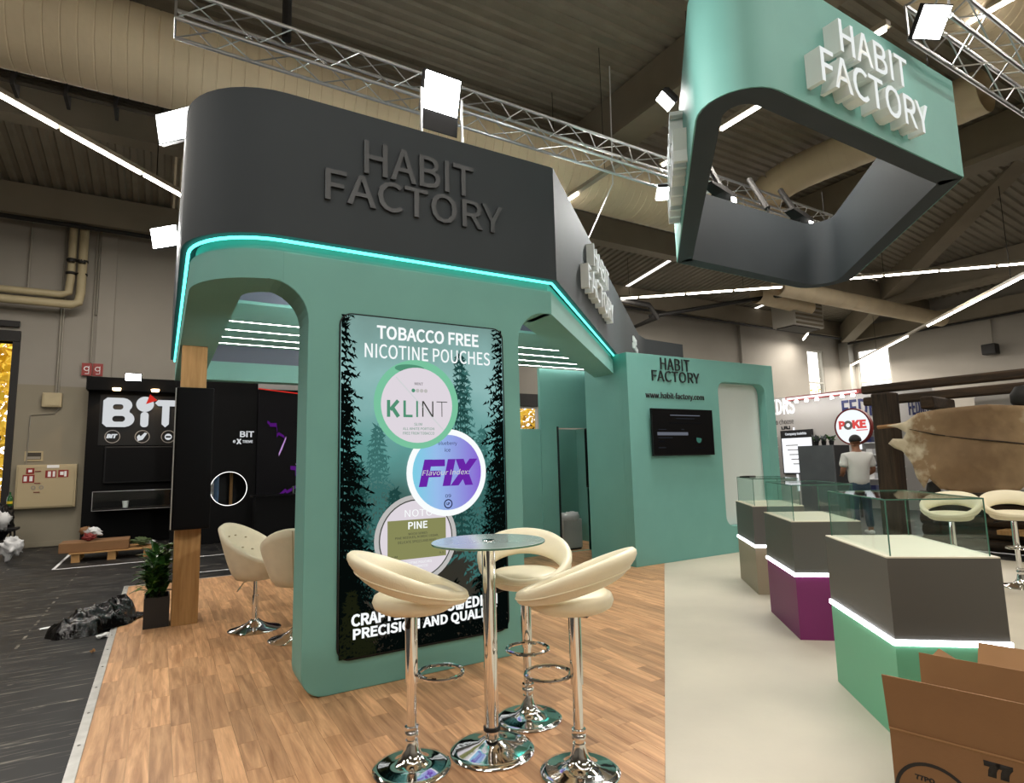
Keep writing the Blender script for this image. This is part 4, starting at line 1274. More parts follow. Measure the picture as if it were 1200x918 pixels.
# tape outline of the neighbouring stand
for n, a in enumerate(((-1.39, -1.35, 11.7, 15.1), (-1.39, 1.2, 11.70, 11.74), (.4, 8, 9.9, 9.93))):
    obj('floor_tape', bx(*a, FL+.0005, FL+.003), 'print_white', label=('tape line running back along the black booth', 'tape line across the front of the black booth', 'tape line behind the wood floor')[n], cat='tape', group='floor tape lines')

# ------------------------------------------------------------------ trusses
def make_truss(p0, p1, side, label, seg=.5):
    """square aluminium truss: four chords and zig-zag braces"""
    a, b = Vector(p0), Vector(p1); d = (b-a).normalized(); L = (b-a).length
    s = d.cross(Z).normalized(); u = Z
    t = thing('lighting_truss', tuple((a+b)/2), label, 'truss', 'aluminium trusses')
    h = side/2
    C = [s*i*h+u*j*h for i, j in ((-1, -1), (1, -1), (1, 1), (-1, 1))]
    for c in C: obj('chord', tube(new(), [a+c, b+c], .021, 8), 'alu', t, smooth=True)
    n = int(L/seg)
    base = None
    for f in range(4):
        c0, c1 = C[f], C[(f+1) % 4]
        for i in range(n):
            q0, q1 = (c0, c1) if i % 2 == 0 else (c1, c0)
            s0, s1 = a+d*(L*i/n)+q0, a+d*(L*(i+1)/n)+q1
            obj('brace', tube(new(), [s0, s1], .008, 5, caps=False), 'alu', t)
    for e in (a, b):
        for f in range(4): obj('end_bar', tube(new(), [e+C[f], e+C[(f+1) % 4]], .012, 5), 'alu', t)
    return t
make_truss((-.05, 6.3, 6.0), (11.6, 6.3, 5.86), .31, 'long aluminium truss above the dark fascia', .36)
make_truss((5.72, 2.2, 5.36), (12.5, 2.2, 5.36), .33, 'aluminium truss over the right end of the hanging sign', .38)
obj('truss_hoist', tube(new(), [(1.0, 6.3, 6.1), (1.0, 6.3, 8.85)], .05, 8), 'dark_iron', label='dark chain hoist holding the long truss at its left end', cat='hoist')
0 and obj('truss_hoist', tube(new(), [(6.05, 6.3, 6.0), (6.05, 6.3, 9.1)], .05, 8), 'dark_iron', label='dark chain hoist holding the long truss behind the floodlight', cat='hoist')
for i, (x, y, z0, z1) in enumerate(((7.0, 5.45, 5.0, 5.9), (7.9, 5.42, 5.0, 5.9), (8.7, 5.42, 5.0, 5.9))):
    h_ = thing('chain_hoist', (x, y, z0), ('black chain hoist on the left of the sign ring', 'black chain hoist in the middle of the far sign panel', 'black chain hoist at the far corner of the sign')[i], 'hoist', 'black chain hoists')
    obj('body', tube(new(), [(x, y, z0+.25), (x+.1, y+.35, z1)], .045, 8), 'dark_iron', h_, smooth=True)
    obj('hook', tube(new(), [(x, y, z0), (x+.02, y, z0+.1), (x, y, z0+.26)], .014, 6), 'dark_iron', h_, smooth=True)
obj('hanging_cable', tube(new(), [(7.05, 7.9, 8.9), (7.08, 8.0, 6.6), (6.98, 8.8, 5.6), (7.05, 8.75, 4.9), (6.9, 8.7, 4.2)], .012, 6), 'print_white', smooth=True, label='thin white cable hanging behind the dark fascia', cat='cable')

# ------------------------------------------------------------------ floodlights
def flood(loc, aim, w, h, label, power, stand=True, spread=150):
    p = Vector(loc); d = (Vector(aim)-p).normalized()
    s = d.cross(Z).normalized(); u = s.cross(d)
    t = thing('floodlight', loc, label, 'floodlight', 'white floodlights')
    bm = new()
    rings = []
    for k, f in ((0, 1), (-.05, 1), (-.11, .7)):
        rings.append([p+d*k+s*w/2*f*i+u*h/2*f*j for i, j in ((-1, -1), (1, -1), (1, 1), (-1, 1))])
    obj('housing', loft(bm, rings), 'black_metal', t)
    lens = obj('lens', loft(new(), [[p+d*k+s*w*.46*i+u*h*.46*j for i, j in ((-1, -1), (1, -1), (1, 1), (-1, 1))] for k in (.001, .006)]), 'flood_on', t)
    if stand == 'sign': obj('bracket', tube(new(), [p-d*.1, Vector((5.95, 5.44, 5.12)), Vector((5.95, 5.42, 5.05))], .014, 6), 'black_metal', t)
    elif stand == 'back': obj('bracket', tube(new(), [p-d*.1, Vector((p.x, 4.36, p.z))], .014, 6), 'black_metal', t)
    elif stand == 'fascia': obj('bracket', tube(new(), [p-d*.1, p-d*.1+Vector((.06, 0, -.1)), Vector((.07, p.y, p.z-.25 if p.z < 4.2 else 3.95))], .014, 6), 'black_metal', t)
    elif stand:
        obj('visor', loft(new(), [[p+d*k-u*(h*.5+j)+s*w*.5*i for i in (-1, 1)] + [p+d*k-u*(h*.5+j+.01)+s*w*.5*i for i in (1, -1)] for k, j in ((.0, 0), (.02, .14))]), 'black_metal', t)
        a, b = p+s*(w/2+.015), p-s*(w/2+.015)
        dn = Vector((0, 0, 4.008-p.z))
        obj('bracket', tube(new(), [a, a+dn, b+dn, b], .012, 6), 'alu', t)
    ld = bpy.data.lights.new('flood', 'AREA'); ld.shape = 'RECTANGLE'; ld.size = w*.9; ld.size_y = h*.9
    ld.energy = power; ld.color = (1, .985, .95); ld.spread = R(spread)
    lo = bpy.data.objects.new('flood_lamp', ld); COL.objects.link(lo)
    mm = Matrix((s, u, -d)).transposed().to_4x4(); mm.translation = p+d*.02
    lo.matrix_world = mm
    return t
PWR = 1.0
flood((2.0, 4.55, 2.35), (2.3, 8.6, 3.3), .3, .22, 'unseen floodlight added behind the poster panel to brighten the stand ceiling', 55, 'back')  # added lamp, hidden by the panel, to brighten raft and rear beam
flood((1.84, 4.08, 4.43), (1.9, .9, 3.5), .33, .31, 'bright square floodlight standing on top of the dark fascia', 90*PWR)
flood((.0, 5.6, 4.45), (-1.9, 3.9, 3.9), .44, .26, 'bright floodlight beside the upper left edge of the fascia', 60*PWR, 'fascia')
flood((-.06, 7.0, 3.92), (-1.9, 5.3, 3.3), .36, .22, 'bright floodlight lower down beside the left edge of the fascia', 60*PWR, 'fascia')
flood((5.63, 2.14, 5.17), (5.0, .85, 3.9), .27, .27, 'bright floodlight on the truss at the right of the sign', 28*PWR, False, 95)
flood((5.93, 5.62, 5.14), (5.45, 4.9, 3.2), .24, .24, 'bright floodlight clamped at the left corner of the sign', 75*PWR, 'sign')
flood((4.62, 4.3, 5.36), (2.9, 4.9, 3.4), .17, .2, 'small floodlight half hidden behind the sign letters', 12*PWR, False)
for i, x in enumerate((6.75, 8.6)):
    f_ = thing('sign_lamp', (x, 5.5, 5.09), ('black arm lamp on the far rim of the sign, left one', 'black arm lamp on the far rim of the sign, right one')[i], 'lamp', 'black arm lamps on the sign rim')
    obj('arm', tube(new(), [(x, 5.5, 5.06), (x, 5.5, 5.24), (x-.02, 5.42, 5.27)], .018, 6), 'dark_iron', f_, smooth=True)
    obj('head', loft(new(), [[(x-.22, 5.3+a, 5.30+b) for a, b in ((0, 0), (.16, 0), (.16, .03), (0, .03))], [(x+.02, 5.28+a, 5.22+b) for a, b in ((0, 0), (.2, 0), (.2, .08), (0, .08))], [(x+.28, 5.3+a, 5.18+b) for a, b in ((0, 0), (.16, 0), (.16, .06), (0, .06))]]), 'dark_iron', f_)
    obj('lens', bx(x+.16, x+.25, 5.285, 5.295, 5.10, 5.17), 'flood_on', f_)

# ------------------------------------------------------------------ fluorescent light lines
def tube_light(p0, p1, n, label, on=None, drop=1.6, power=48):
    a, b = Vector(p0), Vector(p1); d = (b-a).normalized(); L = (b-a).length
    t = thing('light_line', tuple((a+b)/2), label, 'tube light', 'fluorescent light lines')
    s = d.cross(Z).normalized()
    obj('rail', loft(new(), [[e+s*.05*i+Z*j for i, j in ((-1, .02), (1, .02), (1, .09), (-1, .09))] for e in (a, b)]), 'tube_body', t)
    for i in range(n):
        if on is not None and i not in on: continue
        q0, q1 = a+d*(L*i/n+.04), a+d*(L*(i+1)/n-.04)
        obj('lamp_tube', tube(new(), [q0, q1], .028, 8), 'tube_on', t, smooth=True)
    ld = bpy.data.lights.new('tube_glow', 'AREA'); ld.shape = 'RECTANGLE'; ld.size = L*.95; ld.size_y = .12
    ld.energy = power*L; ld.color = (1, .94, .86)
    lo = bpy.data.objects.new('tube_lamp', ld); COL.objects.link(lo)
    mm = Matrix((d, Z.cross(d), Z)).transposed().to_4x4(); mm.translation = (a+b)/2-Z*.035
    lo.matrix_world = mm
    for f in (.2, .8):
        e = a+d*L*f
        obj('suspension', tube(new(), [e+Z*.09, e+Z*drop], .008, 4), 'dark_iron', t)
    return t
tube_light((-3.5, 8.25, 6.5), (.55, 12.38, 6.5), 4, 'slanting fluorescent line in the upper left')
tube_light((7.27, 3.2, 6.5), (7.27, 6.95, 6.5), 3, 'fluorescent line seen through the sign ring', drop=2.5)
tube_light((27.2, 15.0, 5.54), (15.5, 3.5, 5.54), 10, 'long fluorescent line running from the hall corner', on=(0, 1, 2, 3, 5, 6, 7, 8, 9), drop=2.5)
tube_light((16.6, 9.55, 6.5), (21.6, 4.7, 6.5), 5, 'fluorescent line at the right above the beams', drop=2.3)
tube_light((11.6, 14.3, 6.5), (15.9, 10.6, 6.5), 4, 'fluorescent line just under the far sign corner', drop=1.4)
tube_light((6.55, 7.1, 6.45), (6.55, 9.6, 6.45), 2, 'half-dark fluorescent line behind the right end of the truss', on=(1,), drop=2.5)
tube_light((21.5, 13.2, 6.4), (23.6, 15.0, 6.4), 2, 'short fluorescent line beside the hall corner', on=(1,), drop=1.0)
tube_light((9.8, 1.6, 7.6), (9.8, 3.4, 7.6), 2, 'fluorescent pair behind the floodlight at the upper right', drop=1.6)

for i, (x, y) in enumerate(((-6.5, 1.2), (-1.6, .6), (3.2, .4), (8.5, -.6), (-6.5, -3.5), (2, -4), (10, -4.5), (-7, 6))):  # unseen light lines, added to raise the brightness of hall and stand
    tube_light((x, y, 6.6), (x+4, y+.01, 6.6), 3, 'added fluorescent line %s, unseen, outside the picture' % ('over the left aisle', 'straight above the viewer', 'above the viewer, to the right', 'over the right aisle', 'behind the viewer, left', 'behind the viewer, middle', 'behind the viewer, right', 'far left of the stand')[i], power=(30, 17, 11, 22, 55, 55, 55, 50)[i], drop=2.3)

# ------------------------------------------------------------------ ducts, pipes, tray
def duct(path, r, label, seg=.30, n=28):
    t = thing('air_duct', tuple(path[0]), label, 'duct')
    pts = [Vector(p) for p in path]
    # resample
    out = [pts[0]]
    for a, b in zip(pts, pts[1:]):
        k = max(1, round((b-a).length/seg))
        out += [a+(b-a)*(i/k) for i in range(1, k+1)]
    sm = out[:]
    for _ in range(4 if len(pts) > 2 else 0):
        sm = [sm[0]] + [(sm[i-1]+sm[i]*2+sm[i+1])/4 for i in range(1, len(sm)-1)] + [sm[-1]]
    for a, b in zip(sm, sm[1:]):
        d = (b-a).normalized()
        obj('duct_section', tube(new(), [a, a+d*.012, b-d*.012, b], [r*.985, r, r, r*.985], n, caps=False), 'duct', t, smooth=20)
    return t
duct([(-4.5, 8.86, 7.09), (13.4, 8.86, 7.09)], .60, 'long pale insulated air duct behind the truss', .17)
duct([(12.6, 9.0, 7.4), (12.7, 9.0, 8.0), (13.0, 8.3, 8.3), (13.2, 6.8, 8.3), (13.2, 4.3, 8.25)], .42, 'bent branch air duct seen through the sign ring', .35)
duct([(8.3, 3.3, 8.1), (15.4, 3.3, 8.1)], .5, 'ribbed air duct in the upper right corner', .22)
duct([(17.5, 12.7, 7.0), (20.5, 12.7, 6.9)], .28, 'short pale air duct beside the hall heater', .5)
duct([(16.5, 11.2, 6.75), (26.6, 11.0, 6.7)], .28, 'thin air duct above the long fluorescent line', .8)
tr_ = thing('cable_tray', (-2, 8.5, 6.4), 'dark cable tray under the left end of the air duct', 'cable tray')
for i in range(4): obj('cable', tube(new(), [(-5, 9.45-.06*i, 6.72-.075*i), (.3, 9.45-.06*i, 6.72-.075*i)], .032, 6), 'tray', tr_, smooth=True)
for i in range(9): obj('bracket', bx(-4.6+i*.55, -4.56+i*.55, 9.2, 9.55, 6.42, 6.80), 'dark_iron', tr_)
def pipe(name, path, r, m, label, cat='pipe', group=None, n=10):
    return obj(name, tube(new(), path, r, n), m, smooth=True, label=label, cat=cat, group=group)
pipe('heating_pipe', [(-5, 15.2, 5.22), (-1.95, 15.2, 5.22), (-1.83, 15.22, 5.28), (-1.81, 15.25, 5.6), (-1.81, 15.25, 6.8)], .075, 'pipe', 'upper cream heating pipe on the back wall')
pipe('heating_pipe', [(-5, 15.1, 5.0), (-1.75, 15.1, 5.0), (-1.64, 15.12, 5.06), (-1.62, 15.22, 5.3), (-1.62, 15.25, 6.8)], .085, 'pipe', 'lower cream heating pipe on the back wall')
for i, x in enumerate((-1.81, -1.62)):
    v = thing('pipe_valve', (x, 15.2, 5.85), ('black valve on the left riser pipe', 'black valve on the right riser pipe')[i], 'valve', 'black pipe valves')
    obj('body', lathe(new(), [(.08, -.18), (.10, -.16), (.10, -.13), (.06, -.1), (.06, .1), (.10, .13), (.10, .16), (.08, .18)], 14, (x, 15.25, 5.86)), 'dark_iron', v, smooth=40)
    obj('hand_wheel', lathe(new(), [(.02, -.02), (.07, -.02), (.07, .02), (.02, .02)], 14, (x, 15.12, 5.95)), 'dark_iron', v)
for i, (x, z0, z1) in enumerate(((-1.96, 3.15, 6.8), (-1.92, 3.15, 6.8), (-1.40, 3.85, 6.8), (-1.35, 4.9, 6.8), (-2.55, 5.3, 6.8))):
    pipe('conduit', [(x, 15.46, z0), (x, 15.46, z1)], .02, 'conduit', ('left conduit of the pair above the junction box', 'right conduit of the pair above the junction box', 'conduit running down to the red fire signs', 'short conduit right of the riser pipes', 'conduit beside the far left gate')[i], 'conduit', 'wall conduits', 6)
pipe('conduit', [(-1.9, 15.47, 2.85), (-1.95, 15.47, 2.72), (-2.35, 15.47, 2.68), (-2.38, 15.47, .8)], .012, 'conduit', 'thin conduit looping from junction box to fire cabinet', 'conduit', 'wall conduits', 6)
jb = thing('junction_box', (-2.0, 15.45, 3.0), 'pale junction box on the hall wall below two conduits', 'junction box')
obj('body', bx(-2.17, -1.84, 15.36, 15.49, 2.85, 3.15), 'cabinet', jb, bevel=.015); obj('lid', bx(-2.14, -1.87, 15.345, 15.362, 2.88, 3.12), 'pipe', jb, bevel=.006)
fs = thing('fire_sign', (-1.35, 15.4, 3.7), 'pair of red fire hose signs on the hall wall', 'sign')
for x in (-1.54, -1.345):
    p_ = obj('sign_plate', bx(x, x+.18, 15.42, 15.435, 3.55, 3.82), 'red_sign', fs)
    bm = new(); ring_plate(bm, x+.085, 3.70, .035, .05, (0, 15.418, 0), X, Z, .002, 16); box(bm, x+.12, x+.132, 15.416, 15.42, 3.60, 3.76); box(bm, x+.06, x+.13, 15.416, 15.42, 3.585, 3.597)
    obj('symbol', bm, 'print_white', p_)
fc = thing('fire_cabinet', (-2.0, 15.4, .77), 'cream fire hose cabinet with red stickers on the hall wall', 'cabinet')
obj('body', bx(-2.49, -1.50, 15.33, 15.49, .78, 1.66), 'cabinet', fc, bevel=.012)
dr = obj('door', bx(-2.46, -1.53, 15.315, 15.332, .81, 1.63), 'cabinet', fc, bevel=.008)
for x0, z0, w, h in ((-2.33, 1.475, .13, .12), (-2.38, 1.30, .19, .16), (-2.02, 1.39, .18, .15), (-1.81, 1.395, .17, .15)):
    s_ = obj('sticker', bx(x0, x0+w, 15.310, 15.315, z0, z0+h), 'red_sign', dr)
for x0, z0, w, h in ((-2.295, 1.51, .06, .05), (-2.36, 1.33, .05, .10), (-2.27, 1.33, .05, .10), (-1.98, 1.41, .05, .11), (-1.90, 1.41, .04, .11), (-1.78, 1.44, .06, .07), (-1.71, 1.41, .04, .11)):
    obj('symbol', bx(x0, x0+w, 15.307, 15.310, z0, z0+h), 'print_white', dr)
for x in (-2.2, -2.07): obj('lock', ring_plate(new(), x, 1.20, .022, .04, (0, 15.306, 0), X, Z, .012, 14), 'conduit', dr)
for z in (1.52, 1.28, 1.1): obj('handle', bx(-2.19, -2.09, 15.30, 15.315, z, z+.015), 'brown_red', dr)
obj('slip', bx(-2.0, -1.8, 15.305, 15.314, 1.59, 1.65), 'print_white', dr)
wv = thing('wall_vent', (-2.25, 15.45, 1.83), 'small framed wall slot above the fire cabinet', 'vent')
obj('frame', plate_holes([(-2.40, 1.74), (-2.10, 1.74), (-2.10, 1.94), (-2.40, 1.94)], [[(-2.37, 1.77), (-2.13, 1.77), (-2.13, 1.91), (-2.37, 1.91)]], (0, 15.488, 0), X, Z, .02), 'cabinet', wv)
obj('recess', bx(-2.37, -2.13, 15.478, 15.486, 1.77, 1.91), 'tray', wv)
obj('flap', bx(-2.36, -2.14, 15.47, 15.478, 1.78, 1.83), 'conduit', wv)
bt = thing('bottle', (-2.55, 15.2, .85), 'green bottle with yellow label on a ledge beside the fire cabinet', 'bottle')
obj('glass_body', lathe(new(), [(0, 0), (.045, 0), (.048, .02), (.048, .15), (.02, .21), (.018, .27), (0, .27)], 16, (-2.55, 15.3, .86)), 'bottle', bt, smooth=40)
obj('label_patch', lathe(new(), [(.0485, .04), (.049, .09)], 16, (-2.55, 15.3, .86)), 'yellow', bt)
obj('wall_ledge', bx(-2.62, -2.49, 15.2, 15.49, .83, .858), 'dark_iron', label='dark bracket ledge holding the green bottle', cat='ledge')
# heater, speaker, cable arm near the hall corner
ac = thing('hall_heater', (20, 13, 6.2), 'white box heater hanging under the roof near the corner', 'heater')
obj('body', bx(19.4, 21.2, 12.6, 13.5, 6.15, 7.2), 'pane_frame', ac, bevel=.03)
for i in range(6): obj('louvre', bx(19.5, 21.1, 12.57, 12.6, 6.2+i*.16, 6.27+i*.16), 'steel_paint', ac)
obj('grille', bx(19.5, 21.1, 12.7, 13.4, 6.12, 6.15), 'dark_iron', ac)
ws = thing('wall_speaker', (27.3, 9.7, 5.3), 'small dark loudspeaker on the right hall wall', 'speaker')
obj('body', bx(26.95, 27.35, 9.5, 9.95, 5.1, 5.5), 'dark_iron', ws, bevel=.03); obj('rod', tube(new(), [(27.4, 9.72, 5.4), (27.45, 9.72, 6.6)], .025, 6), 'conduit', ws)
pipe('sprinkler_pipe', [(10.5, 13.8, 6.55), (13.5, 13.8, 6.45), (13.9, 13.85, 6.1), (13.95, 15.3, 6.0), (13.95, 15.3, 3)], .09, 'dark_iron', 'dark pipe dropping at the back wall above the stand')
pipe('sprinkler_pipe', [(13.9, 14.2, 6.2), (16.8, 13.0, 6.75), (19.5, 11.9, 7.2)], .07, 'dark_iron', 'dark slanting pipe under the roof left of the heater')
pl_ = thing('roof_grille', (17, 8, 8.2), 'bright slatted grille under the roof right of the sign', 'grille')
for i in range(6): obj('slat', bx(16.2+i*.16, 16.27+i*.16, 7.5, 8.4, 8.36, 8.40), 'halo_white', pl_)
obj('frame', bx(16.1, 17.2, 7.4, 8.5, 8.42, 8.46), 'steel_paint', pl_)

# ------------------------------------------------------------------ black neighbouring booth at the back left
bb = thing('black_booth', (-.2, 15.2, 0), 'black neighbouring booth wall with large white lettering and header', 'stand')
obj('wall_panel', bx(-1.37, 2.4, 15.17, 15.30, 0, 3.2), 'booth_black', bb)
hd = obj('header', bx(-1.40, 2.4, 14.95, 15.30, 3.2, 3.47), 'booth_black', bb)
obj('graphic_panel', bx(-1.16, .9, 15.158, 15.171, 2.04, 3.12), 'black_satin', bb)
def bit_letter(outer, holes=[]): obj('letter', plate_holes(outer, holes, (0, 15.158, 0), X, Z, .05), 'bit_letter', bb)
# B with rounded bowls, i with a ball dot, T with a round foot
B_ = [(-1.10, 2.50), (-1.03, 2.43), (-.70, 2.43)] + [(-.72+.19*math.cos(R(a)), 2.60+.17*math.sin(R(a))) for a in range(-80, 61, 20)] + [(-.77+.19*math.cos(R(a)), 2.90+.155*math.sin(R(a))) for a in range(-40, 91, 20)] + [(-1.03, 3.055), (-1.10, 2.99)]
bit_letter(B_, [rrect(-.93, -.70, 2.54, 2.67, .06, 4), rrect(-.93, -.74, 2.80, 2.92, .055, 4)])
bit_letter(rrect(-.42, -.27, 2.43, 2.76, .07, 5))
obj('letter_dot', plate_holes(disc_pts(-.345, 2.93, .165, 28), [], (0, 15.158, 0), X, Z, .05), 'bit_letter', bb)
obj('red_wedge', plate_holes([(-.33, 2.93), (-.12, 3.02), (-.26, 3.15)], [], (0, 15.10, 0), X, Z, .01), 'red_lit', bb)
T_ = [(-.02, 2.50), (.05, 2.43), (.12, 2.50), (.12, 2.90), (.33, 2.90), (.38, 2.965), (.33, 3.03), (-.10, 3.03), (-.16, 2.965), (-.10, 2.90), (-.02, 2.90)]
bit_letter(T_)
for cx in (-.91, -.37, .12):
    obj('badge', ring_plate(new(), cx, 2.225, .125, .14, (0, 15.155, 0), X, Z, .004, 24), 'fedrs_grey', bb)
ptx = flat_text('badge_text', 'BIT', .2, .09, (-1.02, 15.156, 2.19), X, Z, 'bit_letter', bb, .03, .004, .2)
obj('badge_mark', plate_holes([(-.45, 2.13), (-.36, 2.16), (-.28, 2.30), (-.33, 2.31), (-.40, 2.23), (-.43, 2.27), (-.47, 2.22)], [], (0, 15.156, 0), X, Z, .004), 'bit_letter', bb)
obj('badge_mark', plate_holes(disc_pts(.12, 2.22, .07, 14), [rrect(.07, .17, 2.20, 2.24, .015, 3)], (0, 15.156, 0), X, Z, .004), 'bit_letter', bb)
for i, x in enumerate((-.86, -.165)):
    sp_ = thing('picture_lamp', (x, 14.9, 3.2), ('small warm spotlight over the left letter', 'small warm spotlight over the middle letter')[i], 'spotlight', 'warm spotlights over the lettering')
    obj('arm', tube(new(), [(x, 15.0, 3.2), (x, 14.85, 3.2)], .012, 6), 'black_metal', sp_)
    obj('head', lathe(new(), [(0, -.02), (.07, -.02), (.08, .03), (0, .035)], 14, (x, 14.83, 3.20)), 'spot_warm', sp_)
    ld = bpy.data.lights.new('warm_spot', 'SPOT'); ld.energy = 25; ld.color = (1, .7, .4); ld.spot_size = R(100); ld.shadow_soft_size = .04
    lo = bpy.data.objects.new('warm_spot', ld); COL.objects.link(lo); lo.location = (x, 14.8, 3.16); lo.rotation_euler = (R(25), 0, 0)
f_ = thing('booth_flood', (-.58, 14.9, 3.5), 'glaring white lamp on top of the black booth header', 'floodlight')
obj('housing', bx(-.74, -.42, 14.93, 15.0, 3.40, 3.58), 'black_metal', f_, bevel=.01); obj('lens', bx(-.72, -.44, 14.92, 14.93, 3.42, 3.56), 'flood_on', f_)
tv2 = thing('television', (-.35, 15.1, 1.6), 'dark television below the lettering of the black booth', 'television')
obj('cabinet', bx(-1.03, .35, 15.09, 15.165, 1.24, 2.01), 'black_satin', tv2, bevel=.01); obj('screen', bx(-1.0, .32, 15.083, 15.091, 1.27, 1.98), 'black_gloss', tv2)
gs = thing('glass_ledge', (-.4, 14.9, .9), 'low glass display ledge under the dark television', 'display case')
obj('shelf', bx(-1.16, .4, 14.6, 15.16, .70, .73), 'black_satin', gs); obj('pane', bx(-1.15, .38, 14.6, 14.606, .73, 1.08), 'glass', gs)
obj('rail', bx(-1.16, .4, 14.595, 14.61, 1.08, 1.09), 'alu', gs); obj('rail', bx(-1.16, -1.15, 14.595, 14.61, .7, 1.09), 'alu', gs); obj('rail', bx(-1.16, .4, 14.595, 14.61, .70, .71), 'alu', gs)
cu = obj('paper_cup', lathe(new(), [(0, 0), (.045, 0), (.06, .14), (.055, .14), (.042, .01), (0, .01)], 16, (-.6, 14.85, .731)), 'print_white', smooth=40, label='small white paper cup on the glass ledge', cat='cup')
# nearer black panel with round window and small lettering
rbp = thing('booth_divider', (1.3, 13.5, 0), 'black booth panel with a round lit window and small white lettering', 'stand wall')
obj('panel', plate_holes([(.2, 0), (1.717, 0), (1.717, 3.27), (.2, 3.27)], [disc_pts(1.22, 1.075, .335, 32)], (0, 13.56, 0), X, Z, .06), 'booth_black', rbp)
obj('window_ring', ring_plate(new(), 1.22, 1.075, .335, .347, (0, 13.497, 0), X, Z, .012, 40), 'halo_white', rbp)
flat_text('lettering', 'BiT', .27, .13, (1.40, 13.498, 2.13), X, Z, 'bit_letter', rbp, .01, .004)
flat_text('lettering', 'e', .05, .06, (1.27, 13.498, 2.01), X, Z, 'bit_letter', rbp, .01, .004); flat_text('lettering', 'X', .10, .11, (1.335, 13.498, 1.985), X, Z, 'bit_letter', rbp, .02, .004); flat_text('lettering', 'TREME', .20, .055, (1.45, 13.498, 2.01), X, Z, 'bit_letter', rbp, .01, .004)
obj('back_shelf', bx(.2, 1.9, 14.6, 14.66, .2, 1.6), 'black_satin', rbp)
obj('wood_batten', bx(1.30, 1.36, 14.2, 14.26, 0, 2.2), 'pallet', label='wooden batten seen through the round window', cat='batten')
obj('blue_tube', tube(new(), [(1.02, 14.0, 0), (1.03, 14.0, 1.4)], .05, 10), 'blue_plastic', smooth=True, label='blue roll standing behind the round window', cat='roll')
obj('blue_tube', tube(new(), [(.95, 14.1, 0), (.96, 14.1, 1.3)], .03, 10), 'print_white', smooth=True, label='white roll standing behind the round window', cat='roll')
# curved dark graphic wall with violet lightning
vg = thing('graphic_wall', (3, 13.3, 0), 'dark curved graphic wall with violet lightning and red top edge', 'stand wall')
cur = [(1.73+.30*i, 13.45-.012*i*i*.5) for i in range(9)]
cin = [(x, y+.08) for x, y in cur]
obj('panel', wall_path(new(), cur, cin, 0, 3.15), 'bit_poster', vg, smooth=True)
obj('red_edge', tube(new(), [(x, y-.006, 3.16-.03*i) for i, (x, y) in enumerate(cur)], .012, 5), 'red_lit', vg)
obj('ceiling_sweep', wall_path(new(), [(x, y+.02) for x, y in cur], cin, 3.152, 3.3), 'fedrs_grey', vg)
emat('violet', lin(96, 30, 132), .55); emat('violet_hot', lin(206, 160, 226), .7)
rv = random.Random(4)
def bolt(pts, w, m):
    bm = new()
    L = []
    for i, (x, z) in enumerate(pts):
        ww = w*(1-.8*abs(i/(len(pts)-1)-.4))
        L.append((x, z, ww))
    yb = lambda x: 13.43-.006*((x-1.73)/.3)**2
    f = [[bm.verts.new((x, yb(x)-.004, z+s*ww)) for s in (-1, 1)] for x, z, ww in L]
    for a, b in zip(f, f[1:]): bm.faces.new((a[0], b[0], b[1], a[1]))
    o = obj('lightning', bm, m, vg)
    sl = o.modifiers.new('thickness', 'SOLIDIFY'); sl.thickness = .004
def jag(x0, z0, x1, z1, n=9, a=.06): return [(x0+(x1-x0)*i/n+rv.uniform(-a, a), z0+(z1-z0)*i/n+rv.uniform(-a, a)) for i in range(n+1)]
bolt(jag(1.95, 2.5, 2.25, 2.05), .045, 'violet'); bolt(jag(1.75, .75, 2.75, 1.15, 12), .04, 'violet'); bolt(jag(2.3, .95, 2.5, .2), .03, 'violet'); bolt(jag(2.45, 1.5, 2.8, .95), .06, 'violet'); bolt(jag(2.6, 1.0, 3.4, 1.6), .05, 'violet')
bolt([(2.16, 1.75), (2.22, 1.9), (2.30, 2.12)], .05, 'violet_hot'); bolt([(2.5, 1.55), (2.66, 1.40)], .012, 'violet_hot')
flat_text('lettering', 'R', .13, .16, (2.52, 13.36, 1.72), X, Z, 'bit_letter', vg, .02, .004)
ct_ = thing('low_counter', (1.9, 12.6, 0), 'low dark counter with two steel pegs behind the tub chairs', 'counter')
obj('top', bx(1.55, 3.2, 12.4, 12.9, .92, .95), 'black_gloss', ct_); obj('body', bx(1.6, 3.15, 12.45, 12.85, 0, .92), 'booth_black', ct_)
for x in (2.3, 2.42): obj('peg', tube(new(), [(x, 12.5, .95), (x, 12.5, 1.1)], .02, 8), 'chrome', ct_)

# ------------------------------------------------------------------ white booth with navy lettering, far right
fb = thing('white_booth', (16.6, 9.5, 0), 'white lit neighbouring booth with navy and white lettering', 'stand')
XM = -Y      # lettering runs towards the camera side (to the right in view)
obj('wall_panel', bx(16.5, 16.62, 7.2, 12.4, 0, 3.25), 'fedrs_wall', fb)
obj('cornice', bx(16.30, 16.62, 8.9, 11.1, 3.10, 3.22), 'brown_red', fb); obj('cornice_light', bx(16.28, 16.30, 8.95, 11.05, 3.13, 3.19), 'fedrs_lit', fb)
def fed(body, y0, z0, w, h, m, d=.05):
    for b in split_islands(text_fit(body, w, h, .008)):
        obj('letter', to_plane(b, (16.5, y0, z0), XM, Z, d*.4), m, fb)
fed('FEDRS', 11.95, 2.72, 1.0, .50, 'fedrs_lit'); fed('FEDRS', 9.50, 2.47, 1.2, .50, 'navy'); fed('FEDRS', 7.78, 2.40, .45, .40, 'navy')
flat_text('lettering', 'to choose', .66, .17, (16.495, 11.68, 2.42), XM, Z, 'print_black', fb, 0, .004)
flat_text('lettering', 'LFLI', .3, .1, (16.495, 11.45, 2.26), XM, Z, 'print_black', fb, .03, .004)
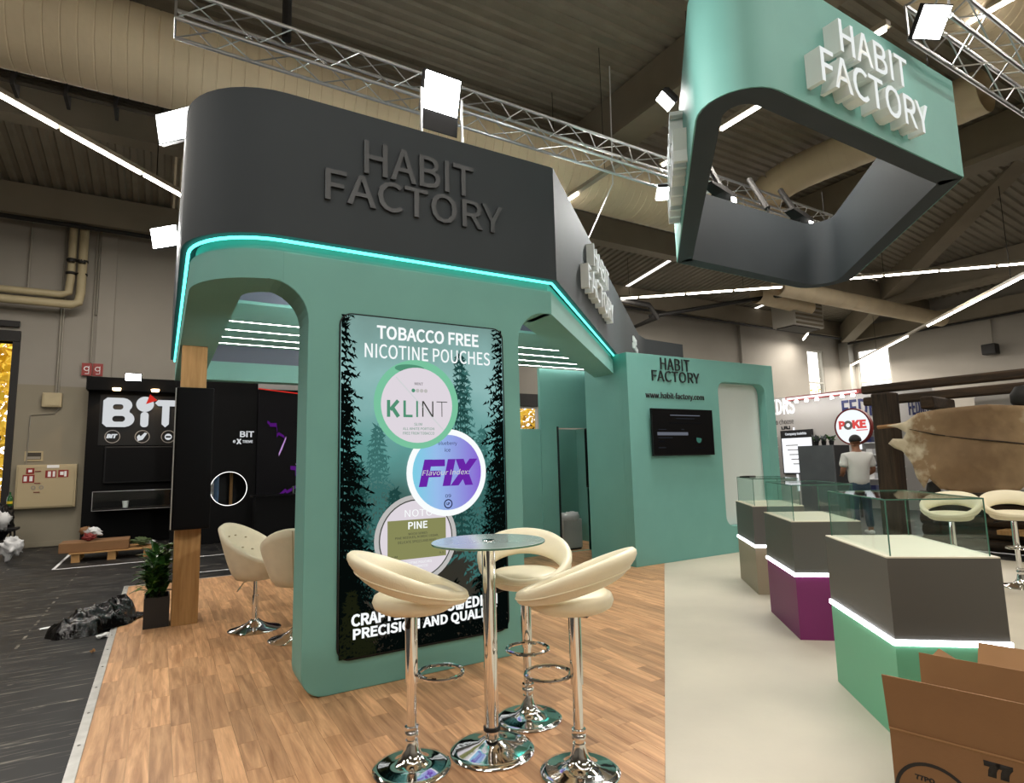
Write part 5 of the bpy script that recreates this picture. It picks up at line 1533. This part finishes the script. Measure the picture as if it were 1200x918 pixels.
ip = thing('info_panel', (16.45, 10.9, .9), 'framed white information panel with black header in the white booth', 'panel')
obj('frame', bx(16.44, 16.49, 10.42, 11.46, .9, 2.22), 'print_black', ip); obj('sheet', bx(16.43, 16.44, 10.46, 11.42, .94, 1.98), 'shelf_lit', ip)
flat_text('heading', 'Company Insights', .7, .10, (16.438, 11.3, 2.05), XM, Z, 'bit_letter', ip, .02, .004)
bm = new(); ring_plate(bm, -10.72, 1.35, .14, .2, (16.429, 0, 0), XM, Z, .003, 14); obj('chart', bm, 'print_black', ip)
for k in range(5): obj('text_line', bx(16.427, 16.43, 10.9, 11.3-.05*k, 1.75-.14*k, 1.78-.14*k), 'fedrs_grey', ip)
for k in range(7):
    y = 11.0-.32*k if k < 4 else 9.6-.3*(k-4)
    s_ = obj('spot', lathe(new(), [(0, -.04), (.05, -.04), (.04, .03), (0, .03)], 10, (16.2, y, 3.06)), 'flood_on', fb)
for r_i in range(6):
    sh = obj('shelf_board', bx(16.2, 16.5, 8.0, 9.3, .45+.32*r_i, .47+.32*r_i), 'print_white', fb)
    obj('shelf_board', bx(16.2, 16.5, 11.6, 12.3, .45+.32*r_i, .47+.32*r_i), 'print_white', fb)
    q = random.Random(r_i)
    for k in range(4):
        y = 8.1+.28*k
        obj('product_box', bx(16.25, 16.4, y, y+.16, .471+.32*r_i, .62+.32*r_i), q.choice(('navy', 'print_black', 'print_white', 'fedrs_grey')), label='small product box, shelf %s from the bottom, %s from the right, in the white booth' % ('one two three four five six'.split()[r_i], 'first second third fourth'.split()[k]), cat='box', group='product boxes on the white shelves')
for y in (8.6, 9.05, 11.0):
    obj('shelf_light', bx(16.47, 16.49, y, y+.05, .4, 2.3), 'shelf_lit', fb)
ld = bpy.data.lights.new('booth_fill', 'AREA'); ld.shape = 'RECTANGLE'; ld.size = 3.5; ld.size_y = .15; ld.energy = 14; ld.color = (1, .97, .93)
lo = bpy.data.objects.new('booth_spots', ld); COL.objects.link(lo); lo.location = (15.9, 9.6, 3.1); lo.rotation_euler = (0, R(-25), R(0)); lo.rotation_euler = (R(25), 0, R(-90))
# round lit sign
pk = thing('round_sign', (13.9, 7.82, 2.09), 'round lit white sign with red lettering on the grey counter', 'sign')
Px = 13.9
bm = new(); ring_plate(bm, -7.80, 2.09, .395, .43, (Px-.012, 0, 0), XM, Z, .10, 48); obj('rim', bm, 'brown_red', pk)
obj('face', plate_holes(disc_pts(-7.80, 2.09, .40, 48), [], (Px+.05, 0, 0), XM, Z, .05), 'poke_face', pk)
flat_text('lettering', 'P', .15, .2, (Px-.002, 8.12, 2.04), XM, Z, 'poke_red', pk, .025, .004); flat_text('lettering', 'KE', .32, .2, (Px-.002, 7.80, 2.04), XM, Z, 'poke_red', pk, .025, .004)
obj('underline', bx(Px-.006, Px-.002, 7.46, 7.72, 1.99, 2.01), 'poke_red', pk)
bm = new(); ring_plate(bm, -7.90, 2.13, .05, .11, (Px-.006, 0, 0), XM, Z, .004, 11); obj('splat', bm, 'fedrs_grey', pk)
obj('post', tube(new(), [(Px+.05, 7.8, 0), (Px+.05, 7.8, 1.68)], .03, 8), 'black_metal', pk)
gc = thing('counter', (12.3, 7.5, 0), 'tall textured grey counter with dark end behind the showcases', 'counter')
obj('front', bx(12.0, 12.05, 7.19, 7.97, 0, 1.655), 'grey_counter', gc); obj('body', bx(12.05, 12.62, 7.195, 7.965, 0, 1.65), 'grey_counter_dark', gc)
for i in range(3):
    y = 7.72-.17*i
    d_ = thing('small_plant', (12.3, y, 1.655), ('left small potted plant on the grey counter', 'middle small potted plant on the grey counter', 'right small potted plant on the grey counter')[i], 'plant', 'small plants on the grey counter')
    obj('pot', lathe(new(), [(0, 0), (.04, 0), (.055, .09), (.045, .09), (0, .07)], 12, (12.3, y, 1.655)), 'print_black', d_)
    q = random.Random(i)
    for k in range(16):
        a = q.uniform(0, 6.28); l = q.uniform(.06, .13)
        e = Vector((12.3+math.cos(a)*l, y+math.sin(a)*l*.8, 1.74+q.uniform(.02, .16)))
        bm = new(); tube(bm, [(12.3, y, 1.73), (Vector((12.3, y, 1.73))+e)/2+Vector((0, 0, .03)), e], [.008, .03, .004], 4); obj('leaf', bm, 'grey_counter' if k % 2 else 'leaf', d_)

# ------------------------------------------------------------------ rustic booth with hide, right edge
def log_(name, a, b, w, h, m, label, grp='dark timber beams'):
    o = beam(name, a, b, w, h, m); setp(o, label, 'beam', grp)
    bv = o.modifiers.new('bevel', 'BEVEL'); bv.width = .03; bv.segments = 2
    return o
log_('timber_post', (10.05, 5.10, 0), (10.05, 5.08, 2.42), .30, .30, 'old_beam', 'thick dark rustic timber post beside the man')
log_('timber_post', (10.05, 5.31, 0), (10.05, 5.31, 1.35), .10, .12, 'old_beam', 'thinner dark timber post against the thick post')
log_('timber_beam', (10.2, 5.5, 2.52), (10.5, 1.0, 2.50), .14, .14, 'old_beam_h', 'upper dark timber beam of the rustic booth')
log_('timber_beam', (11.35, 6.1, 2.42), (11.5, 1.0, 2.40), .16, .16, 'old_beam_h', 'lower dark timber beam behind the upper one')
log_('timber_beam', (10.2, 4.55, 2.22), (11.4, 4.75, 2.22), .18, .2, 'old_beam_h', 'short dark cross timber above the hide')
log_('timber_post', (11.3, 4.62, 0), (11.3, 4.62, 2.35), .2, .2, 'old_beam', 'far dark timber post behind the hide')
obj('white_board', bx(11.7, 11.75, 1.0, 4.5, 1.9, 2.38), 'fedrs_wall', label='pale board behind the timber beams at the right edge', cat='board')
obj('wall_pot', lathe(new(), [(0, -.2), (.12, -.18), (.2, -.05), (.2, .06), (.14, .16), (0, .18)], 20, (9.85, 3.17, 2.13)), 'dark_iron', smooth=50, label='round black pot hanging at the right edge', cat='pot')
# hide
outl = [(4.87, 1.87), (4.60, 1.915), (4.42, 2.03), (4.1, 2.06), (3.55, 2.075), (3.16, 2.02), (2.7, 1.98), (2.3, 1.80), (2.35, 1.35), (2.75, 1.20), (3.02, 1.32), (3.10, 1.20), (3.22, 1.02), (3.30, .93), (3.55, .90), (3.95, .875), (4.22, .93), (4.33, 1.08), (4.42, .93), (4.50, 1.10), (4.55, 1.27), (4.70, 1.48), (4.80, 1.53), (4.87, 1.60), (4.80, 1.67), (4.66, 1.66), (4.60, 1.75), (4.72, 1.83)]
bm = plate_bm([(-y, z) for y, z in outl])
bmesh.ops.triangulate(bm, faces=bm.faces[:])
for _ in range(4): bmesh.ops.subdivide_edges(bm, edges=[e for e in bm.edges if e.calc_length() > .09], cuts=1, use_grid_fill=False); bmesh.ops.triangulate(bm, faces=[f for f in bm.faces if len(f.verts) > 3])
hq = random.Random(2)
for v in bm.verts:
    y, z = -v.co.x, v.co.y
    v.co = Vector((9.6+.035*math.sin(y*5+z*2)+.02*math.sin(z*9+y*3)+hq.uniform(-.004, .004), y, z))
hide = obj('cow_hide', bm, 'hide', smooth='all', label='tan animal hide stretched beside the timber post', cat='hide')
sl = hide.modifiers.new('thickness', 'SOLIDIFY'); sl.thickness = .012
obj('spine_crease', tube(new(), [(9.585+.035*math.sin(y*5+z*2)+.02*math.sin(z*9+y*3), y, z) for y, z in ((4.55, 1.80), (4.2, 1.70), (3.8, 1.62), (3.4, 1.56), (3.05, 1.50), (2.6, 1.45))], [.004, .012, .010, .012, .009, .004], 6), 'old_beam', hide, smooth=True)
obj('hide_pole', tube(new(), [(9.70, 5.05, 1.86), (9.72, 2.0, 2.0)], .03, 8), 'card_in', smooth=True, label='pale wooden pole carrying the hide', cat='pole')
lw = thing('log_bench', (10.3, 4, 0), 'low dark stack of logs under the hide', 'log wall')
for k in range(5):
    obj('log', tube(new(), [(10.35+.03*(k % 2), 4.85, .09+.17*k), (10.35+.03*((k+1) % 2), 1.4, .09+.17*k)], .088, 10), 'old_beam_h', lw, smooth=True)
obj('rustic_table', bx(9.95, 10.25, 2.6, 3.75, .30, .36), 'post_oak', label='low brown plank beside the right bar stools', cat='plank')
obj('hanging_ornament', lathe(new(), [(0, 0), (.05, .02), (.09, .12), (.07, .22), (0, .26)], 12, (9.72, 4.37, .78)), 'dark_iron', smooth='all', label='dark hanging object below the hide edge', cat='object')

# ------------------------------------------------------------------ man in a white t-shirt, seen from behind
def skin_mesh(name, joints, edges, m, root, par, sub=2):
    me = bpy.data.meshes.new(name)
    names = list(joints)
    me.from_pydata([joints[k][0] for k in names], [(names.index(a), names.index(b)) for a, b in edges], [])
    o = bpy.data.objects.new(name, me); COL.objects.link(o)
    bpy.context.view_layer.objects.active = o
    md = o.modifiers.new('skin', 'SKIN'); md.use_smooth_shade = True
    if not me.skin_vertices: bpy.ops.mesh.customdata_skin_add()
    sv = me.skin_vertices[0].data
    for i, k in enumerate(names):
        r = joints[k][1]; sv[i].radius = r if isinstance(r, tuple) else (r, r); sv[i].use_root = (k == root)
    sb = o.modifiers.new('sub', 'SUBSURF'); sb.levels = sub; sb.render_levels = sub
    me.materials.append(MATS[m])
    if par is not None: o.parent = par
    return o
# local frame: +y is the way he faces, x to his right
J = {
 'pelvis': ((0, 0, .95), (.14, .105)), 'waist': ((0, .0, 1.10), (.13, .095)), 'chest': ((0, -.01, 1.28), (.15, .105)), 'collar': ((0, -.01, 1.42), (.115, .08)), 'neck': ((0, .0, 1.53), (.058, .06)), 'jaw': ((0, .03, 1.60), (.062, .075)), 'head': ((0, .015, 1.69), (.076, .094)), 'crown': ((0, .005, 1.755), (.055, .07)), 'nose': ((0, .115, 1.645), (.012, .014)),
 'ear_r': ((.083, .01, 1.645), (.014, .02)), 'ear_l': ((-.083, .01, 1.645), (.014, .02)),
}
E_ = [('pelvis', 'waist'), ('waist', 'chest'), ('chest', 'collar'), ('collar', 'neck'), ('neck', 'jaw'), ('jaw', 'head'), ('head', 'crown'), ('jaw', 'nose'), ('head', 'ear_r'), ('head', 'ear_l')]
for s, k in ((1, 'r'), (-1, 'l')):
    J.update({'sh'+k: ((s*.20, -.01, 1.42), .062), 'el'+k: ((s*.265, .0, 1.14), .047), 'wr'+k: ((s*.20, .20, 1.06), .032), 'pm'+k: ((s*.165, .275, 1.07), (.036, .022)),
              'hip'+k: ((s*.095, 0, .88), .092), 'kn'+k: ((s*.11, .02, .49), .064), 'an'+k: ((s*.12, -.02, .09), .044), 'to'+k: ((s*.14, .14, .04), (.042, .03))})
    E_ += [('collar', 'sh'+k), ('sh'+k, 'el'+k), ('el'+k, 'wr'+k), ('wr'+k, 'pm'+k), ('pelvis', 'hip'+k), ('hip'+k, 'kn'+k), ('kn'+k, 'an'+k), ('an'+k, 'to'+k)]
    for fi, (dx, L) in enumerate(((-.028, .065), (-.009, .078), (.010, .072), (.028, .055))):
        J['f%d%s' % (fi, k)] = ((s*.165+dx, .33, 1.065), .009); J['g%d%s' % (fi, k)] = ((s*.15+dx*.9, .33+L*.7, 1.045), .0075)
        E_ += [('pm'+k, 'f%d%s' % (fi, k)), ('f%d%s' % (fi, k), 'g%d%s' % (fi, k))]
    J['th'+k] = ((s*.12, .29, 1.09), .010); J['tg'+k] = ((s*.10, .33, 1.085), .009); E_ += [('pm'+k, 'th'+k), ('th'+k, 'tg'+k)]
man = skin_mesh('person', J, E_, 'skin', 'pelvis', None)
setp(man, 'man in white t-shirt and blue jeans standing with his back to us', 'person')
man.location = (10.95, 6.12, 0); man.rotation_euler = (0, 0, R(-38))
G = lambda k: J[k][0]
sh_j = {'hem': ((0, 0, .83), (.20, .155)), 'waist': ((0, 0, 1.08), (.19, .148)), 'chest': ((0, -.01, 1.28), (.215, .16)), 'collar': ((0, -.01, 1.43), (.175, .125)), 'neckline': ((0, -.002, 1.50), (.085, .08))}
sh_e = [('hem', 'waist'), ('waist', 'chest'), ('chest', 'collar'), ('collar', 'neckline')]
for s, k in ((1, 'r'), (-1, 'l')):
    sh_j.update({'sh'+k: ((s*.205, -.01, 1.41), .088), 'sl'+k: ((s*.255, -.005, 1.20), .082)}); sh_e += [('collar', 'sh'+k), ('sh'+k, 'sl'+k)]
skin_mesh('t_shirt', sh_j, sh_e, 'tshirt', 'hem', man)
je_j = {'top': ((0, 0, 1.02), (.16, .122)), 'seat': ((0, -.01, .90), (.165, .128))}; je_e = [('top', 'seat')]
for s, k in ((1, 'r'), (-1, 'l')):
    je_j.update({'h'+k: ((s*.095, 0, .82), .104), 'k'+k: ((s*.11, .02, .49), .078), 'c'+k: ((s*.12, -.015, .12), .066)}); je_e += [('seat', 'h'+k), ('h'+k, 'k'+k), ('k'+k, 'c'+k)]
skin_mesh('jeans', je_j, je_e, 'jeans', 'seat', man)
for s in (1, -1):
    bm = new(); loft(bm, [[(s*.12+.052*w*math.cos(a), y+.0*w, .045+.05*hh*math.sin(a)) for a in [2*math.pi*q/12 for q in range(12)]] for y, w, hh in ((-.09, .6, .6), (-.05, 1, 1), (.05, 1, .9), (.15, .95, .7), (.2, .5, .45))])
    obj('shoe', bm, 'shoe', man, smooth='all', world=False)
bm = new(); bmesh.ops.create_uvsphere(bm, u_segments=24, v_segments=16, radius=1)
for v in list(bm.verts):
    if v.co.z < -.25 or (v.co.y > .45 and v.co.z < .45): bm.verts.remove(v)
for v in bm.verts: v.co = Vector((v.co.x*.089, v.co.y*.106+.008, v.co.z*.098+1.70))
h_ = obj('hair', bm, 'hair', man, smooth='all', world=False)
sl = h_.modifiers.new('thickness', 'SOLIDIFY'); sl.thickness = .012; sl.offset = 1

# ------------------------------------------------------------------ outdoors, seen through gate and windows
obj('ground', bx(-40, 60, 15.8, 60, -.4, -.1), 'stem', kind='structure', label='ground outside the hall', cat='ground')
mat('foliage_yellow', lin(214, 176, 34), .7); mat('foliage_green', lin(128, 132, 40), .7)
for i, (x, y, z, r) in enumerate(((14.7, 23, 3.2, 2.4), (-4.4, 23, 2.8, 3.0), (-5.2, 25, 6.0, 2.6), (37.5, 25, 3.5, 3.2), (44, 20, 2.2, 2.6))):
    t = thing('tree', (x, y, 0), ('yellow tree outside the window in the right arch', 'yellow autumn tree outside the far left gate', 'taller yellow autumn tree outside the gate', 'yellow tree outside the left corner window', 'yellow tree outside the right corner window')[i], 'tree', 'trees outside the hall')
    obj('trunk', tube(new(), [(x, y, -.1), (x+.1, y, z)], [.25, .15], 8), 'old_beam', t)
    q = random.Random(i); bm = new()
    for k in range(2200):
        d = Vector((q.gauss(0, 1), q.gauss(0, 1), q.gauss(0, 1))).normalized()*r*q.random()**.35
        c = Vector((x, y, z))+Vector((d.x, d.y, d.z*.95)); s = q.uniform(.10, .2)
        a = Vector((q.gauss(0, 1), q.gauss(0, 1), q.gauss(0, 1))).normalized()*s; b = a.orthogonal().normalized()*s*.6
        f = bm.faces.new([bm.verts.new(c+a), bm.verts.new(c+b), bm.verts.new(c-a), bm.verts.new(c-b)])
    setp(obj('foliage', bm, 'foliage_yellow' if i != 1 else 'foliage_yellow', t), kind='stuff')
